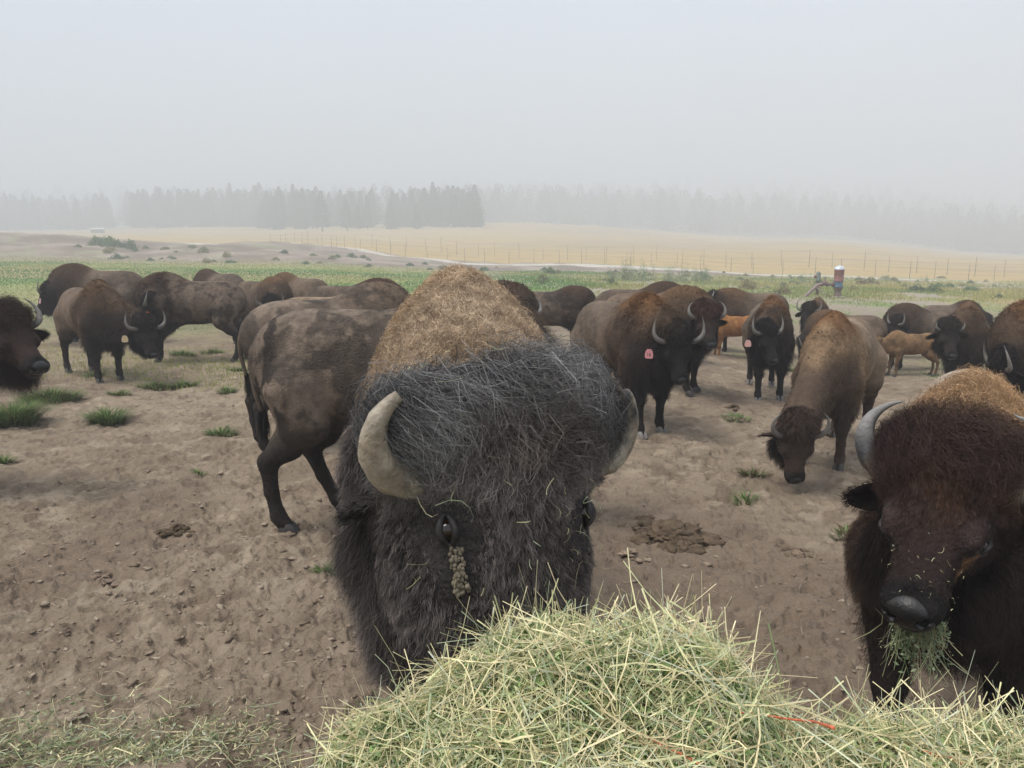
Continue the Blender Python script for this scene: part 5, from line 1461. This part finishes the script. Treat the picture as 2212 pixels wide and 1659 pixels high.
tuft(480, 940, .17, .09, 190, 'bright sprawling tuft beside the brown bison hind leg', 8)
tuft(205, 815, .14, .10, 170, 'small tuft at the feet of the cream-tagged cow', 9)
tuft(515, 800, .18, .08, 190, 'pale low tuft left of the brown bison at rump height', 10)
tuft(720, 1232, .13, .06, 130, 'leafy tuft below the brown bison hoof', 11)
tuft(5, 1003, .08, .09, 110, 'tiny cut-off tuft at the left edge of the dirt', 12)
tuft(1610, 1083, .08, .09, 60, 'little bright broad-leaved tuft on dirt below the tan cow', 13)
tuft(1590, 905, .18, .06, 150, 'low olive tuft in front of the tan cow', 14)
tuft(1625, 1030, .12, .08, 130, 'dry reddish tuft left of the grazing muzzle', 15, .5)
tuft(1840, 1165, .14, .06, 190, 'dull grey-green tuft beside the black-faced cow', 16, .4)
tuft(395, 770, .25, .10, 260, 'green tuft under the belly of the dark orange-tagged bison', 17)
tuft(460, 765, .25, .10, 200, 'green tuft near the hind feet of the dark orange-tagged bison', 18)
tuft(1697, 775, .2, .10, 180, 'green tuft at the feet of the pale-pink-tagged cow', 19)
tuft(430, 1030, .06, .05, 40, 'sparse sprig on the open dirt at left', 20)

# ------------------------------------------------------------------ hay wisps on the animals
def wisps_on(root, rig, k, n, seed, sel, label, name='hay_wisps', size=(.02, .07)):
    rng = np.random.default_rng(seed)
    body = [o for o in root.children if o.name.startswith('body')][0]
    a = np.empty(len(body.data.vertices) * 3, dtype=np.float32); body.data.vertices.foreach_get('co', a); a = a.reshape(-1, 3).astype(float)
    nn = np.empty(len(a) * 3, dtype=np.float32); body.data.vertices.foreach_get('normal', nn); nn = nn.reshape(-1, 3).astype(float)
    h = rig.H((a / k).astype(np.float32)).astype(float)
    ok = np.where(sel(a / k, h))[0]
    ix = rng.choice(ok, n)
    P = a[ix] + nn[ix] * rng.uniform(.020, .034, (n, 1)) * k
    D = rng.normal(0, 1, (n, 3)); D = norm(D - nn[ix] * (D * nn[ix]).sum(1, keepdims=True) * .8)
    sz_ = rng.uniform(size[0], size[1], n) * np.where(rng.random(n) < .25, 1.5, .7)
    V, F, cc = stalks(P, D, sz_, rng.uniform(.0012, .0028, n), np.array([(.62, .62, .34), (.55, .62, .38), (.70, .64, .36)])[rng.integers(0, 3, n)], rng, 4, .6)
    m = Matrix.Translation(root.location) @ Matrix.Rotation(root.rotation_euler.z, 4, 'Z')
    me = np_mesh(name, V, F4=F, mat=M_HAY, col=cc, smooth=False)
    me.transform(m)
    tag(link(name, me), label, 'hay wisps', kind='stuff')
wisps_on(bull, bull_rig, bull_k, 85, 3, lambda p, h: (np.abs(h[:, 1]) < .17) & (h[:, 0] > -.12) & (h[:, 0] < .30) & (h[:, 2] > -.12), 'short hay wisps caught in the wool of the bull forehead')

# hay hanging from the cow's mouth
rng = np.random.default_rng(44)
mo = cow3_rig.Hi([(.47, 0, -.225)])[0] * cow3_k
M_ = Matrix.Translation(cow3.location) @ Matrix.Rotation(cow3.rotation_euler.z, 4, 'Z')
mw = np.array(M_ @ Vector(mo)); sdv = np.array((M_.to_3x3() @ Vector(cow3_rig.rot[:, 1].astype(float)))); 
n = 210
t = rng.normal(0, .035, n).clip(-.075, .075); P = mw + sdv * t[:, None] + rng.normal(0, .008, (n, 3))
D = norm(np.stack([rng.normal(0, .28, n), rng.normal(0, .28, n), np.full(n, -1.0)], 1) + sdv * (t * 3)[:, None]); L_ = rng.uniform(.05, .22, n) * (1 - np.abs(t) * 5).clip(.4, 1)
parts = [stalks(P + D * (L_ * .45)[:, None], D, L_, rng.uniform(.0015, .003, n), HCOL[rng.integers(0, 8, n)] * rng.uniform(.6, 1.1, (n, 1)), rng, 4, .5)]
m = 700; i = rng.integers(0, n, m)
parts.append(leaves(P[i] + D[i] * (L_[i] * rng.random(m))[:, None] + rng.normal(0, .008, (m, 3)), rng, .009, np.array([(.30, .38, .22), (.45, .52, .30)])[rng.integers(0, 2, m)]))
V, F, cc = join(parts)
tag(link('hay_mouthful', np_mesh('hay_mouthful', V, F4=F, mat=M_HAY, col=cc, smooth=False)), 'tangled bunch of green hay hanging from the black-faced cow mouth', 'hay', kind='stuff')
wisps_on(cow3, cow3_rig, cow3_k, 38, 4, lambda p, h: (np.abs(h[:, 1]) < .09) & (h[:, 0] > .30) & (h[:, 0] < .50) & (h[:, 2] > -.12), 'tiny hay crumbs on the nose and muzzle of the black-faced cow', size=(.004, .016))
